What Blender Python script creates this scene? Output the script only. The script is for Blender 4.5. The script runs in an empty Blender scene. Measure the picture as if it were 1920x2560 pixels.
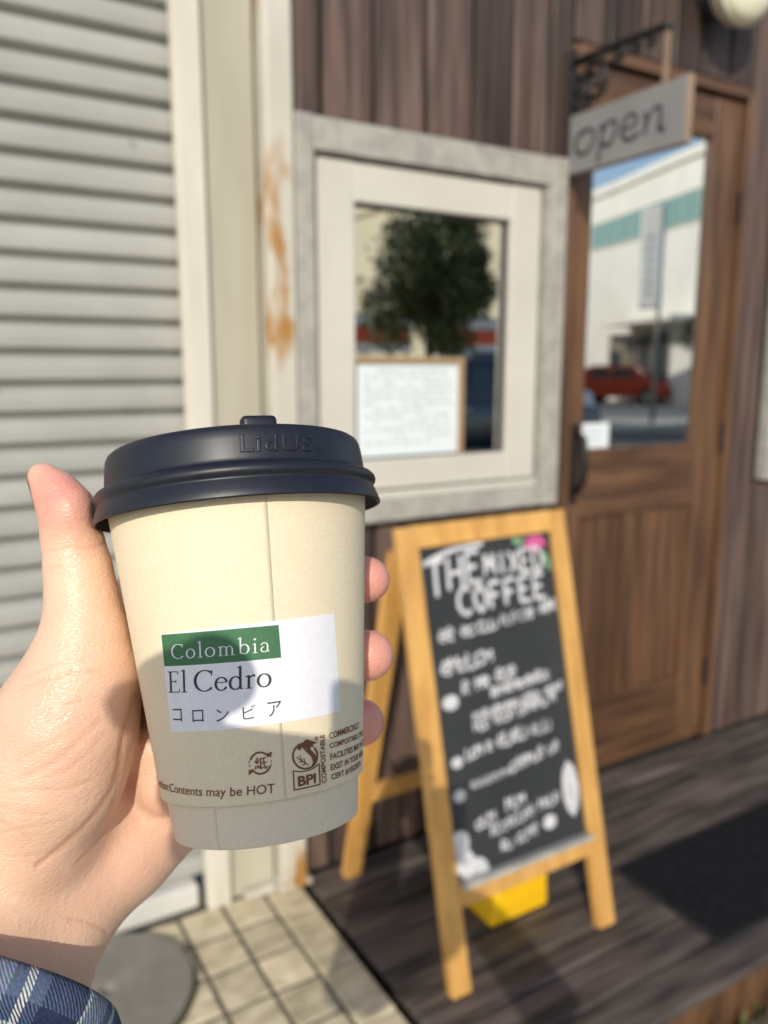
import bpy, bmesh, math, random
import numpy as np
from mathutils import Vector, Matrix

random.seed(7); np.random.seed(7)
SC = bpy.context.scene
COL = SC.collection

# ------------------------------------------------------------------ camera
# calibrated from the vanishing points of shutter, window, door and tiles
FPX, PITCH, YAW = 2019.8, 0.17533, 0.53726        # focal length in pixels of the 1920x2560 photo
HC = 1.15                                         # lens height above the deck
FW = np.array([math.sin(YAW)*math.cos(PITCH), math.cos(YAW)*math.cos(PITCH), -math.sin(PITCH)])
RT = np.array([math.cos(YAW), -math.sin(YAW), 0.0])
UP = np.cross(RT, FW)
CAMP = np.array([0.0, 0.0, HC])
cd = bpy.data.cameras.new('camera'); cam = bpy.data.objects.new('camera', cd); COL.objects.link(cam)
cam.matrix_world = Matrix(((RT[0], UP[0], -FW[0], 0), (RT[1], UP[1], -FW[1], 0), (RT[2], UP[2], -FW[2], HC), (0, 0, 0, 1)))
cd.sensor_fit = 'HORIZONTAL'; cd.sensor_width = 25.96; cd.lens = FPX/1920*25.96
cd.clip_start = 0.01; cd.clip_end = 2000
cd.dof.use_dof = True; cd.dof.focus_distance = 0.236; cd.dof.aperture_fstop = cd.lens/2.95
SC.camera = cam

# ------------------------------------------------------------------ light
SUN_YAW = math.radians(35.5); SUN_EL = math.radians(30)
w = bpy.data.worlds.new('World'); SC.world = w; w.use_nodes = True
nt = w.node_tree; nt.nodes.clear()
sky = nt.nodes.new('ShaderNodeTexSky'); sky.sky_type = 'NISHITA'; sky.sun_disc = False
sky.sun_elevation = SUN_EL; sky.sun_rotation = SUN_YAW + math.pi
bg = nt.nodes.new('ShaderNodeBackground'); bg.inputs[1].default_value = 0.15
wo = nt.nodes.new('ShaderNodeOutputWorld')
nt.links.new(sky.outputs[0], bg.inputs[0]); nt.links.new(bg.outputs[0], wo.inputs[0])
sl = bpy.data.lights.new('sun', 'SUN'); sl.energy = 3.1; sl.angle = math.radians(0.53); sl.color = (1.0, 0.93, 0.82)
sun = bpy.data.objects.new('sun', sl); COL.objects.link(sun)
LD = Vector((math.sin(SUN_YAW)*math.cos(SUN_EL), math.cos(SUN_YAW)*math.cos(SUN_EL), -math.sin(SUN_EL)))
sun.rotation_euler = LD.to_track_quat('-Z', 'Y').to_euler(); sun.location = (-3, -4, 6)
vs = SC.view_settings; vs.view_transform = 'Standard'; vs.look = 'None'; vs.exposure = 0.12; vs.gamma = 1; vs.use_curve_mapping = False
SC.cycles.use_denoising = True
SC.cycles.max_bounces = 8; SC.cycles.caustics_reflective = False; SC.cycles.caustics_refractive = False

# ------------------------------------------------------------------ helpers
def C2W(p):                                        # camera millimetres (right, up, forward) -> world
    p = np.asarray(p, float)
    return CAMP + (p[..., :1]*RT + p[..., 1:2]*UP + p[..., 2:3]*FW)/1000.0
def PX(x, y, z):                                   # photo pixel + depth in mm -> camera mm
    return np.array([(x-960)/FPX*z, -(y-1280)/FPX*z, z])

def thing(name, label, cat, loc=(0, 0, 0), group=None, rz=0, kind=None):
    o = bpy.data.objects.new(name, None); COL.objects.link(o); o.location = loc; o.rotation_euler = (0, 0, rz)
    o.empty_display_size = .05
    tag(o, label, cat, group, kind); return o
def tag(o, label=None, cat=None, group=None, kind=None):
    if label: o['label'] = label
    if cat: o['category'] = cat
    if group: o['group'] = group
    if kind: o['kind'] = kind
    return o
def wloc(o):
    l = Vector((0, 0, 0))
    while o is not None: l = l + o.location; o = o.parent
    return l
def mk(name, verts, faces, mat, parent=None, smooth=False, local=False):
    me = bpy.data.meshes.new(name)
    V = np.asarray(verts, float).reshape(-1, 3)
    if parent is not None and not local: V = V - np.array(wloc(parent))
    me.from_pydata(V.tolist(), [], [tuple(int(i) for i in f) for f in faces]); me.update()
    return mo(name, me, mat, parent, smooth)
def mo(name, me, mat, parent=None, smooth=False):
    if mat is not None and not me.materials: me.materials.append(mat)
    if smooth: me.polygons.foreach_set('use_smooth', [True]*len(me.polygons))
    o = bpy.data.objects.new(name, me); COL.objects.link(o); o.parent = parent
    return o
def mkbm(name, bm, mat, parent=None, smooth=False, local=False):
    me = bpy.data.meshes.new(name)
    if parent is not None and not local: bmesh.ops.translate(bm, verts=bm.verts, vec=-wloc(parent))
    bmesh.ops.recalc_face_normals(bm, faces=bm.faces)
    bm.to_mesh(me); bm.free(); return mo(name, me, mat, parent, smooth)
def bm_box(bm, x0, x1, y0, y1, z0, z1, bev=0, seg=1):
    r = bmesh.ops.create_cube(bm, size=1)
    for v in r['verts']: v.co = Vector(((x0+x1)/2+v.co.x*(x1-x0), (y0+y1)/2+v.co.y*(y1-y0), (z0+z1)/2+v.co.z*(z1-z0)))
    if bev:
        ed = set(e for v in r['verts'] for e in v.link_edges)
        bmesh.ops.bevel(bm, geom=list(ed), offset=bev, segments=seg, affect='EDGES', profile=.5)
def box(name, x0, x1, y0, y1, z0, z1, mat, parent=None, bev=.002, seg=1, local=False):
    bm = bmesh.new(); bm_box(bm, x0, x1, y0, y1, z0, z1, bev, seg); return mkbm(name, bm, mat, parent, local=local)
def bm_bar(bm, p0, p1, wid, thk, side, bev=.002, seg=1):
    """box along p0->p1; 'side' gives the direction of its width"""
    p0, p1, side = Vector(p0), Vector(p1), Vector(side)
    d = (p1-p0); L = d.length; d.normalize(); s = (side-d*side.dot(d)).normalized(); t = d.cross(s)
    r = bmesh.ops.create_cube(bm, size=1); mid = (p0+p1)/2
    vv = r['verts']
    for v in vv: v.co = mid + s*(v.co.x*wid) + t*(v.co.y*thk) + d*(v.co.z*L)
    if bev:
        ed = set(e for v in vv for e in v.link_edges)
        bmesh.ops.bevel(bm, geom=list(ed), offset=bev, segments=seg, affect='EDGES', profile=.5)
def bar(name, p0, p1, wid, thk, side, mat, parent=None, bev=.002, seg=1, local=False):
    bm = bmesh.new(); bm_bar(bm, p0, p1, wid, thk, side, bev, seg); return mkbm(name, bm, mat, parent, local=local)
def catmull(pts, n=8):
    P = [np.asarray(p, float) for p in pts]
    if len(P) < 3: return [P[0]+(P[-1]-P[0])*t for t in np.linspace(0, 1, n+1)]
    P = [2*P[0]-P[1]] + P + [2*P[-1]-P[-2]]; out = []
    for i in range(1, len(P)-2):
        for t in np.linspace(0, 1, n, endpoint=False):
            a, b, c, d = P[i-1:i+3]
            out.append(.5*((2*b)+(-a+c)*t+(2*a-5*b+4*c-d)*t*t+(-a+3*b-3*c+d)*t**3))
    out.append(P[-2]); return out
def tube_vf(pts, rad, n=8, cap=True):
    pts = [Vector(p) for p in pts]; V = []; Fc = []
    r = rad if hasattr(rad, '__len__') else [rad]*len(pts)
    up = Vector((0.123, .2, 1)).normalized(); prev = None
    for i, p in enumerate(pts):
        t = (pts[min(i+1, len(pts)-1)]-pts[max(i-1, 0)]).normalized()
        a = (prev if prev is not None else up); a = (a-t*a.dot(t))
        if a.length < 1e-5: a = Vector((1, 0, 0))-t*t.x
        a.normalize(); prev = a; b = t.cross(a)
        for k in range(n):
            an = 2*math.pi*k/n; V.append(p+(a*math.cos(an)+b*math.sin(an))*r[i])
    for i in range(len(pts)-1):
        for k in range(n):
            k2 = (k+1) % n; Fc.append((i*n+k, i*n+k2, (i+1)*n+k2, (i+1)*n+k))
    if cap: Fc.append(tuple(range(n-1, -1, -1))); Fc.append(tuple((len(pts)-1)*n+k for k in range(n)))
    return V, Fc
def tube(name, pts, rad, mat, parent=None, n=8, local=False):
    V, Fc = tube_vf(pts, rad, n); return mk(name, V, Fc, mat, parent, True, local)
def lathe_vf(prof, c, a, e1, e2, n=96, p0=0, p1=2*math.pi):
    """prof: list of (h, r); closed around when full turn"""
    full = abs(p1-p0-2*math.pi) < 1e-6; m = n if full else n+1
    V = []; Fc = []
    for h, r in prof:
        for k in range(m):
            t = p0+(p1-p0)*k/n; V.append(c+a*h+(e1*math.cos(t)+e2*math.sin(t))*r)
    for i in range(len(prof)-1):
        for k in range(n):
            k2 = (k+1) % m; Fc.append((i*m+k, i*m+k2, (i+1)*m+k2, (i+1)*m+k))
    return V, Fc
def lathe(name, prof, loc, mat, parent=None, n=32, axis=(0, 0, 1), local=False):
    a = np.array(axis, float); a /= np.linalg.norm(a)
    x = np.array([1., 0, 0]) if abs(a[0]) < .9 else np.array([0, 1., 0])
    e1 = x-a*(x@a); e1 /= np.linalg.norm(e1); e2 = np.cross(a, e1)
    V, Fc = lathe_vf(prof, np.array(loc, float), a, e1, e2, n); return mk(name, V, Fc, mat, parent, True, local)
def copy_tree(o, parent=None):
    c = o.copy(); COL.objects.link(c); c.parent = parent
    for ch in list(o.children): copy_tree(ch, c)
    return c

# ------------------------------------------------------------------ materials
def M(name, c1, c2=None, scale=8, stretch=(1, 1, 1), rough=.6, bump=.0, bdist=.002, rand=0, metal=0, spec=.5,
      lo=.35, hi=.65, detail=6, spot=None, bscale=None, rvar=0):
    m = bpy.data.materials.new(name); m.use_nodes = True; t = m.node_tree; n = t.nodes; L = t.links
    b = n['Principled BSDF']; b.inputs['Roughness'].default_value = rough; b.inputs['Metallic'].default_value = metal
    b.inputs['Specular IOR Level'].default_value = spec
    c2 = c2 or tuple(x*.8 for x in c1)
    tc = n.new('ShaderNodeTexCoord'); mp = n.new('ShaderNodeMapping'); mp.inputs['Scale'].default_value = stretch
    L.new(tc.outputs['Object'], mp.inputs['Vector'])
    oi = n.new('ShaderNodeObjectInfo')
    ad = n.new('ShaderNodeVectorMath'); ad.operation = 'MULTIPLY_ADD'
    cx = n.new('ShaderNodeCombineXYZ')
    for i in range(3): L.new(oi.outputs['Random'], cx.inputs[i])
    L.new(cx.outputs[0], ad.inputs[0]); ad.inputs[1].default_value = (37, 53, 71) if rand else (0, 0, 0); L.new(mp.outputs[0], ad.inputs[2])
    vec = ad.outputs[0]
    no = n.new('ShaderNodeTexNoise'); no.inputs['Scale'].default_value = scale; no.inputs['Detail'].default_value = detail
    L.new(vec, no.inputs['Vector'])
    rp = n.new('ShaderNodeMapRange'); rp.inputs[1].default_value = lo; rp.inputs[2].default_value = hi
    L.new(no.outputs[0], rp.inputs[0])
    mx = n.new('ShaderNodeMix'); mx.data_type = 'RGBA'; mx.inputs[6].default_value = (*c1, 1); mx.inputs[7].default_value = (*c2, 1)
    L.new(rp.outputs[0], mx.inputs[0]); out = mx.outputs[2]
    if rand:
        mr = n.new('ShaderNodeMapRange'); mr.inputs[3].default_value = 1-rand; mr.inputs[4].default_value = 1+rand
        L.new(oi.outputs['Random'], mr.inputs[0])
        vm = n.new('ShaderNodeVectorMath'); vm.operation = 'SCALE'; L.new(out, vm.inputs[0]); L.new(mr.outputs[0], vm.inputs[3]); out = vm.outputs[0]
    if spot:                                           # (colour, scale, lo, hi, stretch)
        sm = n.new('ShaderNodeMapping'); sm.inputs['Scale'].default_value = spot[4] if len(spot) > 4 else (1, 1, 1)
        L.new(tc.outputs['Object'], sm.inputs['Vector'])
        sn = n.new('ShaderNodeTexNoise'); sn.inputs['Scale'].default_value = spot[1]; sn.inputs['Detail'].default_value = 4
        if rand:
            so_ = n.new('ShaderNodeVectorMath'); so_.operation = 'MULTIPLY_ADD'; L.new(cx.outputs[0], so_.inputs[0]); so_.inputs[1].default_value = (11, 7, 23); L.new(sm.outputs[0], so_.inputs[2]); L.new(so_.outputs[0], sn.inputs['Vector'])
        else: L.new(sm.outputs[0], sn.inputs['Vector'])
        sr = n.new('ShaderNodeMapRange'); sr.inputs[1].default_value = spot[2]; sr.inputs[2].default_value = spot[3]; L.new(sn.outputs[0], sr.inputs[0])
        m2 = n.new('ShaderNodeMix'); m2.data_type = 'RGBA'; L.new(sr.outputs[0], m2.inputs[0]); L.new(out, m2.inputs[6]); m2.inputs[7].default_value = (*spot[0], 1); out = m2.outputs[2]
    L.new(out, b.inputs['Base Color'])
    if rvar:
        rr = n.new('ShaderNodeMapRange'); rr.inputs[3].default_value = max(.02, rough-rvar); rr.inputs[4].default_value = min(1, rough+rvar)
        L.new(no.outputs[0], rr.inputs[0]); L.new(rr.outputs[0], b.inputs['Roughness'])
    if bump:
        bn = no
        if bscale:
            bn = n.new('ShaderNodeTexNoise'); bn.inputs['Scale'].default_value = bscale; bn.inputs['Detail'].default_value = 5; L.new(vec, bn.inputs['Vector'])
        bp = n.new('ShaderNodeBump'); bp.inputs['Strength'].default_value = bump; bp.inputs['Distance'].default_value = bdist
        L.new(bn.outputs[0], bp.inputs['Height']); L.new(bp.outputs[0], b.inputs['Normal'])
    return m
def plain(name, c, rough=.5, **k): return M(name, c, tuple(x*.9 for x in c), rough=rough, **k)

m_slat = M('shutter_paint', (.40, .395, .36), (.345, .342, .31), 6, (1, 1, 1), .45, .05, .001, rand=.06, spot=((.13, .09, .045), 15, .685, .75, (1, 1, .8)), rvar=.1)
m_guide = M('guide_paint', (.70, .66, .56), (.58, .545, .45), 9, (2, 2, .3), .5, .15, .002, spot=((.46, .42, .33), 7, .6, .75, (3, 3, .25)))
m_panel = M('cream_sheet_metal', (.49, .46, .355), (.40, .37, .28), 6, (2, 2, .3), .5, .12, .002, spot=((.40, .36, .25), 6, .55, .8, (3, 3, .3)))
m_pole = M('rusty_cream_paint', (.60, .57, .48), (.50, .47, .39), 7, (1, 1, .5), .55, .25, .003, spot=((.38, .19, .045), 13, .545, .635, (1, 1, .3)))
m_wall = M('dark_stained_board', (.118, .078, .061), (.036, .022, .018), 8, (5, 5, .3), .6, .25, .002, rand=.48, bscale=26, rvar=.15)
m_back = plain('dark_backing', (.012, .009, .008), .9)
m_trim = M('weathered_white_trim', (.42, .40, .35), (.31, .30, .265), 9, (3, 3, 3), .65, .15, .001, rand=.05)
m_sash = M('cream_sash_paint', (.60, .575, .50), (.55, .525, .455), 5, (1, 1, 1), .5, .05, .001)
m_door = M('brown_door_wood', (.150, .076, .036), (.062, .030, .016), 7, (5, 5, .4), .45, .15, .001, rand=.15, rvar=.1)
m_doorh = M('brown_door_wood_cross', (.150, .076, .036), (.062, .030, .016), 7, (.4, 5, 5), .45, .15, .001, rand=.15, rvar=.1)
m_deck = M('weathered_deck_board', (.125, .10, .085), (.030, .022, .018), 9, (.5, 5, 5), .6, .35, .003, rand=.22, bscale=22, rvar=.15)
m_mat = M('black_rubber_mat', (.010, .010, .012), (.018, .018, .02), 60, rough=1.0, bump=.5, bdist=.003, spec=.08)
m_tile = M('sandstone_tile', (.60, .52, .36), (.40, .335, .215), 16, (1, 2.2, 1), .7, .8, .006, rand=.2, bscale=11)
m_grout = M('grey_grout', (.13, .115, .09), (.09, .08, .062), 40, rough=.9, bump=.4)
m_curb = M('pale_stone_edge', (.56, .53, .44), (.46, .43, .35), 14, rough=.75, bump=.4, bdist=.004)
m_concrete = M('grey_concrete', (.235, .215, .18), (.19, .175, .145), 18, rough=.85, bump=.3, bdist=.003)
m_moss = M('mossy_rim', (.10, .10, .045), (.06, .055, .03), 30, rough=.9, bump=.5)
m_iron = plain('black_iron', (.012, .010, .010), .5, bump=.2, scale=80)
m_sign = M('grey_sign_paint', (.25, .248, .245), (.21, .208, .206), 6, (1, 1, 1), .6, .1)
m_signedge = M('sign_edge_wood', (.30, .21, .14), (.22, .15, .10), 12, rough=.7)
m_ink = plain('dark_grey_paint', (.035, .033, .032), .6)
m_pine = M('honey_pine', (.64, .36, .105), (.50, .26, .07), 6, (6, 6, .5), .42, .1, .001, rand=.1)
m_board = M('chalkboard', (.020, .022, .024), (.034, .037, .038), 4, (1, 1, 1), .55, .05, .001, lo=.3, hi=.7)
m_chalk = M('white_chalk', (.66, .66, .66), (.50, .50, .51), 60, rough=.9)
m_pink = plain('pink_chalk', (.62, .10, .28), .9)
m_green = plain('green_chalk', (.20, .36, .20), .9)
m_yellow = M('yellow_plastic', (.86, .52, .010), (.78, .45, .008), 6, rough=.4, bump=.05)
m_paper = M('white_paper', (.72, .77, .78), (.66, .71, .72), 5, rough=.8)
m_greyink = plain('faded_print', (.45, .5, .52), .8)
m_frame = plain('tan_picture_frame', (.36, .24, .12), .5)
m_opal = M('opal_glass', (.90, .87, .66), (.88, .85, .63), 3, rough=.25)
m_dark = plain('dark_interior', (.020, .017, .015), .9)
m_steel = plain('grey_metal', (.35, .35, .34), .35, metal=.8)
m_asphalt = M('asphalt', (.075, .072, .068), (.055, .053, .05), 60, rough=.9, bump=.3)
m_pave = M('pale_paving', (.46, .43, .37), (.38, .36, .31), 5, rough=.85, bump=.2)
m_soil = M('gravel_soil', (.16, .13, .10), (.08, .065, .05), 30, rough=.95, bump=.8, bdist=.01)
m_leaf = M('leaf_green', (.115, .125, .035), (.055, .065, .018), 5, rough=.6, rand=.2)
m_bark = M('bark', (.09, .065, .045), (.05, .035, .025), 20, (3, 3, .6), rough=.9, bump=.6)
m_white = M('white_render', (.78, .77, .72), (.72, .71, .66), 1.2, rough=.8)
m_cream = M('cream_render', (.74, .66, .46), (.68, .60, .42), 1.2, rough=.8)
m_beige = M('beige_render', (.50, .48, .40), (.45, .43, .36), 1.2, rough=.8)
m_teal = plain('teal_glass', (.14, .30, .27), .12)
m_winglass = plain('dark_window_glass', (.05, .06, .07), .08)
m_red = plain('red_canvas', (.62, .10, .04), .7)
m_yel2 = plain('yellow_banner', (.75, .50, .03), .7)
m_tyre = plain('tyre_rubber', (.015, .015, .015), .8)
m_rim = plain('wheel_rim', (.45, .45, .46), .3, metal=.9)
m_navy = plain('navy_car_paint', (.012, .016, .03), .2, spec=.8)
m_wcar = plain('white_car_paint', (.75, .75, .75), .25)
m_lampglass = plain('lamp_glass', (.7, .68, .62), .1)
m_redglass = plain('red_lamp_glass', (.5, .03, .02), .15)

def glass_mat():
    m = bpy.data.materials.new('window_glass'); m.use_nodes = True; t = m.node_tree; n = t.nodes; L = t.links; n.clear()
    o = n.new('ShaderNodeOutputMaterial'); mx = n.new('ShaderNodeMixShader'); g = n.new('ShaderNodeBsdfGlossy'); tr = n.new('ShaderNodeBsdfTransparent')
    g.inputs['Color'].default_value = (.96, .98, .97, 1); g.inputs['Roughness'].default_value = .0
    tr.inputs['Color'].default_value = (.80, .84, .82, 1)
    lw = n.new('ShaderNodeLayerWeight'); lw.inputs[0].default_value = .5
    mr = n.new('ShaderNodeMapRange'); mr.inputs[3].default_value = .74; mr.inputs[4].default_value = .98
    tc = n.new('ShaderNodeTexCoord'); no = n.new('ShaderNodeTexNoise'); no.inputs['Scale'].default_value = 2.5; no.inputs['Detail'].default_value = 1
    bp = n.new('ShaderNodeBump'); bp.inputs['Strength'].default_value = .04; bp.inputs['Distance'].default_value = .01
    L.new(tc.outputs['Object'], no.inputs['Vector']); L.new(no.outputs[0], bp.inputs['Height']); L.new(bp.outputs[0], g.inputs['Normal'])
    L.new(lw.outputs['Facing'], mr.inputs[0]); L.new(mr.outputs[0], mx.inputs[0]); L.new(tr.outputs[0], mx.inputs[1]); L.new(g.outputs[0], mx.inputs[2]); L.new(mx.outputs[0], o.inputs[0])
    return m
m_glass = glass_mat()

YF = 1.544                                           # facade plane
# ================================================================== setting
GZ = -.15
st = mk('street', [(-400, -400, GZ), (400, -400, GZ), (400, 60, GZ), (-400, 60, GZ)], [(0, 1, 2, 3)], m_pave); tag(st, kind='structure')
rd = mk('road', [(-200, -9, GZ+.004), (200, -9, GZ+.004), (200, -2.2, GZ+.004), (-200, -2.2, GZ+.004)], [(0, 1, 2, 3)], m_asphalt); tag(rd, kind='structure')
bm = bmesh.new(); bm_box(bm, -200, 200, -9.15, -9.0, GZ, GZ+.12, .01); kb = mkbm('kerb', bm, m_curb); tag(kb, kind='structure')
so = box('planting_strip', .97, 6, .40, .838, GZ-.02, GZ+.03, m_soil, None, .01); tag(so, kind='structure')
# gravel stones and weeds in the strip in front of the deck
bm = bmesh.new()
for i in range(260):
    s = random.uniform(.006, .016); x = random.uniform(1.0, 2.6); y = random.uniform(.5, .825)
    r = bmesh.ops.create_icosphere(bm, subdivisions=1, radius=s)
    for v in r['verts']: v.co = Vector((v.co.x*random.uniform(.8, 1.3)+x, v.co.y+y, v.co.z*.7+GZ+.032))
g = mkbm('gravel', bm, M('gravel_grey', (.30, .28, .25), (.16, .15, .13), 30, rough=.9)); tag(g, 'loose grey gravel in front of the wooden deck', 'gravel', kind='stuff')
V = []; Fc = []
for i in range(160):
    x = random.uniform(1.02, 2.4); y = random.uniform(.6, .825); h = random.uniform(.03, .09); a = random.uniform(0, 6.28); l = random.uniform(.01, .04)
    d = Vector((math.cos(a), math.sin(a), 0)); q = Vector((-d.y, d.x, 0))*.004; b0 = Vector((x, y, GZ+.03)); k = len(V)
    V += [b0-q, b0+q, b0+d*l*.4+q*1.4+Vector((0, 0, h*.7)), b0+d*l*.4-q*1.4+Vector((0, 0, h*.7)), b0+d*l+Vector((0, 0, h))]
    Fc += [(k, k+1, k+2, k+3), (k+3, k+2, k+4)]
g = mk('weeds', V, Fc, m_leaf); tag(g, 'small green weeds along the deck edge', 'weeds', kind='stuff')

# tiled floor -------------------------------------------------------
tf = box('tiled_floor', -1.6, .683, .62, 1.60, GZ-.02, -.0045, m_grout, None, 0); tag(tf, kind='structure')
TX, TY = .0945, .0995
for j in range(10):
    y1 = 1.5475-j*TY+.0005; y0 = y1-TY
    for i in range(24):
        x1 = .601-i*TX; x0 = x1-TX
        if x1 < -1.6 or y0 < .62: continue
        bm = bmesh.new(); bm_box(bm, x0+.0048, x1-.0048, y0+.0048, y1-.0048, -.014, 0, .0025)
        bmesh.ops.subdivide_edges(bm, edges=[e for e in bm.edges if e.calc_length() > .05 and all(v.co.z > -.004 for v in e.verts)], cuts=3, use_grid_fill=True)
        for v in bm.verts:
            if v.co.z > -.004: v.co.z += random.uniform(-.0012, .0012)
        bmesh.ops.rotate(bm, cent=((x0+x1)/2, (y0+y1)/2, -.007), matrix=Matrix.Rotation(random.uniform(-.006, .006), 3, 'X'), verts=bm.verts)
        mkbm('tile', bm, m_tile, tf)
for j in range(7):                                  # border pieces along the deck, a little paler
    y1 = 1.5475-j*.150; y0 = y1-.150
    if y0 < .5: break
    box('border_tile', .605, .683, max(y0, .63)+.002, y1-.002, -.014, .0015, m_tile, tf, .003)
# deck ---------------------------------------------------------------
dk = box('wooden_deck', .712, 4.2, .866, 1.56, GZ, -.024, m_back, None, 0); tag(dk, kind='structure')
dy = .1015
for j in range(8):
    y0 = .836+j*.0884; y1 = y0+.0884-.006
    xs = [.705] + sorted(random.uniform(1.5, 3.6) for _ in range(1)) + [4.2]
    for a, b in zip(xs[:-1], xs[1:]): box('deck_plank', a+.001, b-.001, y0, y1, -.022, random.uniform(-.0015, .0015), m_deck, dk, .003)
box('fascia_board', .705, 4.2, .840, .862, GZ-.01, -.0235, m_door, dk, .003)

# ================================================================== facade
# shutter --------------------------------------------------------------
sh = thing('roller_shutter', 'closed grey roller shutter with rust-spotted horizontal slats', 'shutter', (0, YF+.03, 0))
PZ = .0560; z0 = .060
prof = [(0, .016), (.003, .015), (.0065, .000), (.010, -.003), (.026, -.0045), (.042, -.0035), (.0455, -.001), (.0485, .008), (.0515, .016), (.0565, .017)]
def slat_mesh(xa, xb):
    V = []; Fc = []; n = len(prof)
    for x in (xa, xb):
        for z, y in prof: V.append((x, y, z))
        for z, y in reversed(prof): V.append((x, y+.0022, z))
    m = 2*n
    for k in range(m): Fc.append((k, (k+1) % m, m+(k+1) % m, m+k))
    Fc.append(tuple(range(m-1, -1, -1))); Fc.append(tuple(range(m, 2*m)))
    me = bpy.data.meshes.new('slat'); me.from_pydata(V, [], Fc); me.update(); me.materials.append(m_slat); return me
sme = slat_mesh(-1.75, .492)
for k in range(42):
    o = bpy.data.objects.new('slat', sme); COL.objects.link(o); o.parent = sh; o.location = (0, .004, z0+k*PZ)
box('bottom_rail', -1.75, .462, YF+.008, YF+.050, .006, .058, M('rail_paint', (.66, .65, .60), (.56, .55, .5), 9, rough=.4), sh, .006, 2)
box('end_cap', .463, .474, YF+.012, YF+.046, .010, .050, m_iron, sh, .003)
# guide, panel, pole -----------------------------------------------------
gd = thing('shutter_guide', 'cream painted metal channel guiding the right end of the shutter', 'guide rail', (.5, YF, 0))
bm = bmesh.new(); bm_box(bm, .476, .527, YF-.012, YF+.018, .002, 2.6, .003, 2); mkbm('channel', bm, m_guide, gd)
box('inner_lip', .487, .500, YF+.018, YF+.030, .002, 2.6, m_guide, gd, .001)
pn = tag(box('sheet_metal_panel', .5275, .634, YF+.004, YF+.03, 0.0, 2.6, m_panel, None, .003), 'flat cream sheet metal panel between shutter guide and rusty pole', 'panel')
pl = thing('square_pole', 'cream square steel pole with orange rust streaks beside the window', 'pole', (.67, YF, 0))
box('shaft', .642, .701, YF-.030, YF+.028, .012, 2.6, m_pole, pl, .006, 2)
bm = bmesh.new(); bm_box(bm, .632, .711, YF-.038, YF+.028, 0.001, .014, .003); mkbm('base_plate', bm, m_pole, pl)
ob = tag(box('white_stone_offcut', .556, .628, YF-.026, YF+.0, .001, .020, m_curb, None, .006, 2), 'small white stone piece on tiles at the foot of the pole', 'stone')
# boards of the wall -------------------------------------------------------
wl = thing('cafe_wall', 'dark brown wall of vertical boards around window and door', 'wall', (1.5, YF, 0))
_holes = [(.72, 1.40, .83, 1.62), (1.45, 2.10, -.1, 1.87), (2.29, 2.97, .83, 1.62)]
def strips(name, x0, x1, y0, y1, mat, parent):
    xs = sorted({x0, x1} | {h[0] for h in _holes} | {h[1] for h in _holes})
    bm = bmesh.new()
    for a, b in zip(xs[:-1], xs[1:]):
        zs = [(0.0, 2.75)]
        for h in _holes:
            if h[0] <= a+1e-6 and h[1] >= b-1e-6:
                nz = []
                for s, e in zs:
                    if h[2] > s: nz.append((s, h[2]))
                    if h[3] < e: nz.append((h[3], e))
                zs = nz
        for s, e in zs: bm_box(bm, a, b, y0, y1, s, e, 0)
    return mkbm(name, bm, mat, parent)
strips('backing', .702, 4.2, YF+.016, YF+.05, m_back, wl)
xb = [.703, .778, .896, 1.026, 1.150, 1.261, 1.372, 1.4415]
x = 2.124
while x < 4.2: xb.append(x); x += random.choice([.098, .108, .118])
xa = xb[8:]; xb = xb[:8]
def board(x0, x1, za, zb_):
    off = random.uniform(-.0015, .0015)
    box('wall_board', x0+.0055, x1-.0055, YF+off, YF+.016, za, zb_, m_wall, wl, .003)
for a, b in zip(xb[:-1], xb[1:]): board(a, b, 1.645, 2.7); board(a, b, .006, .803)
xo = [1.4415, 1.555, 1.668, 1.782, 1.895, 2.01, 2.124]
for a, b in zip(xo[:-1], xo[1:]): board(a, b, 1.915, 2.7)
for a, b in zip(xa[:-1], xa[1:]):
    if b < 2.275 or a > 2.985: board(a, b, .006, 2.7)
    else: board(a, b, 1.645, 2.7); board(a, b, .006, .803)
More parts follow.
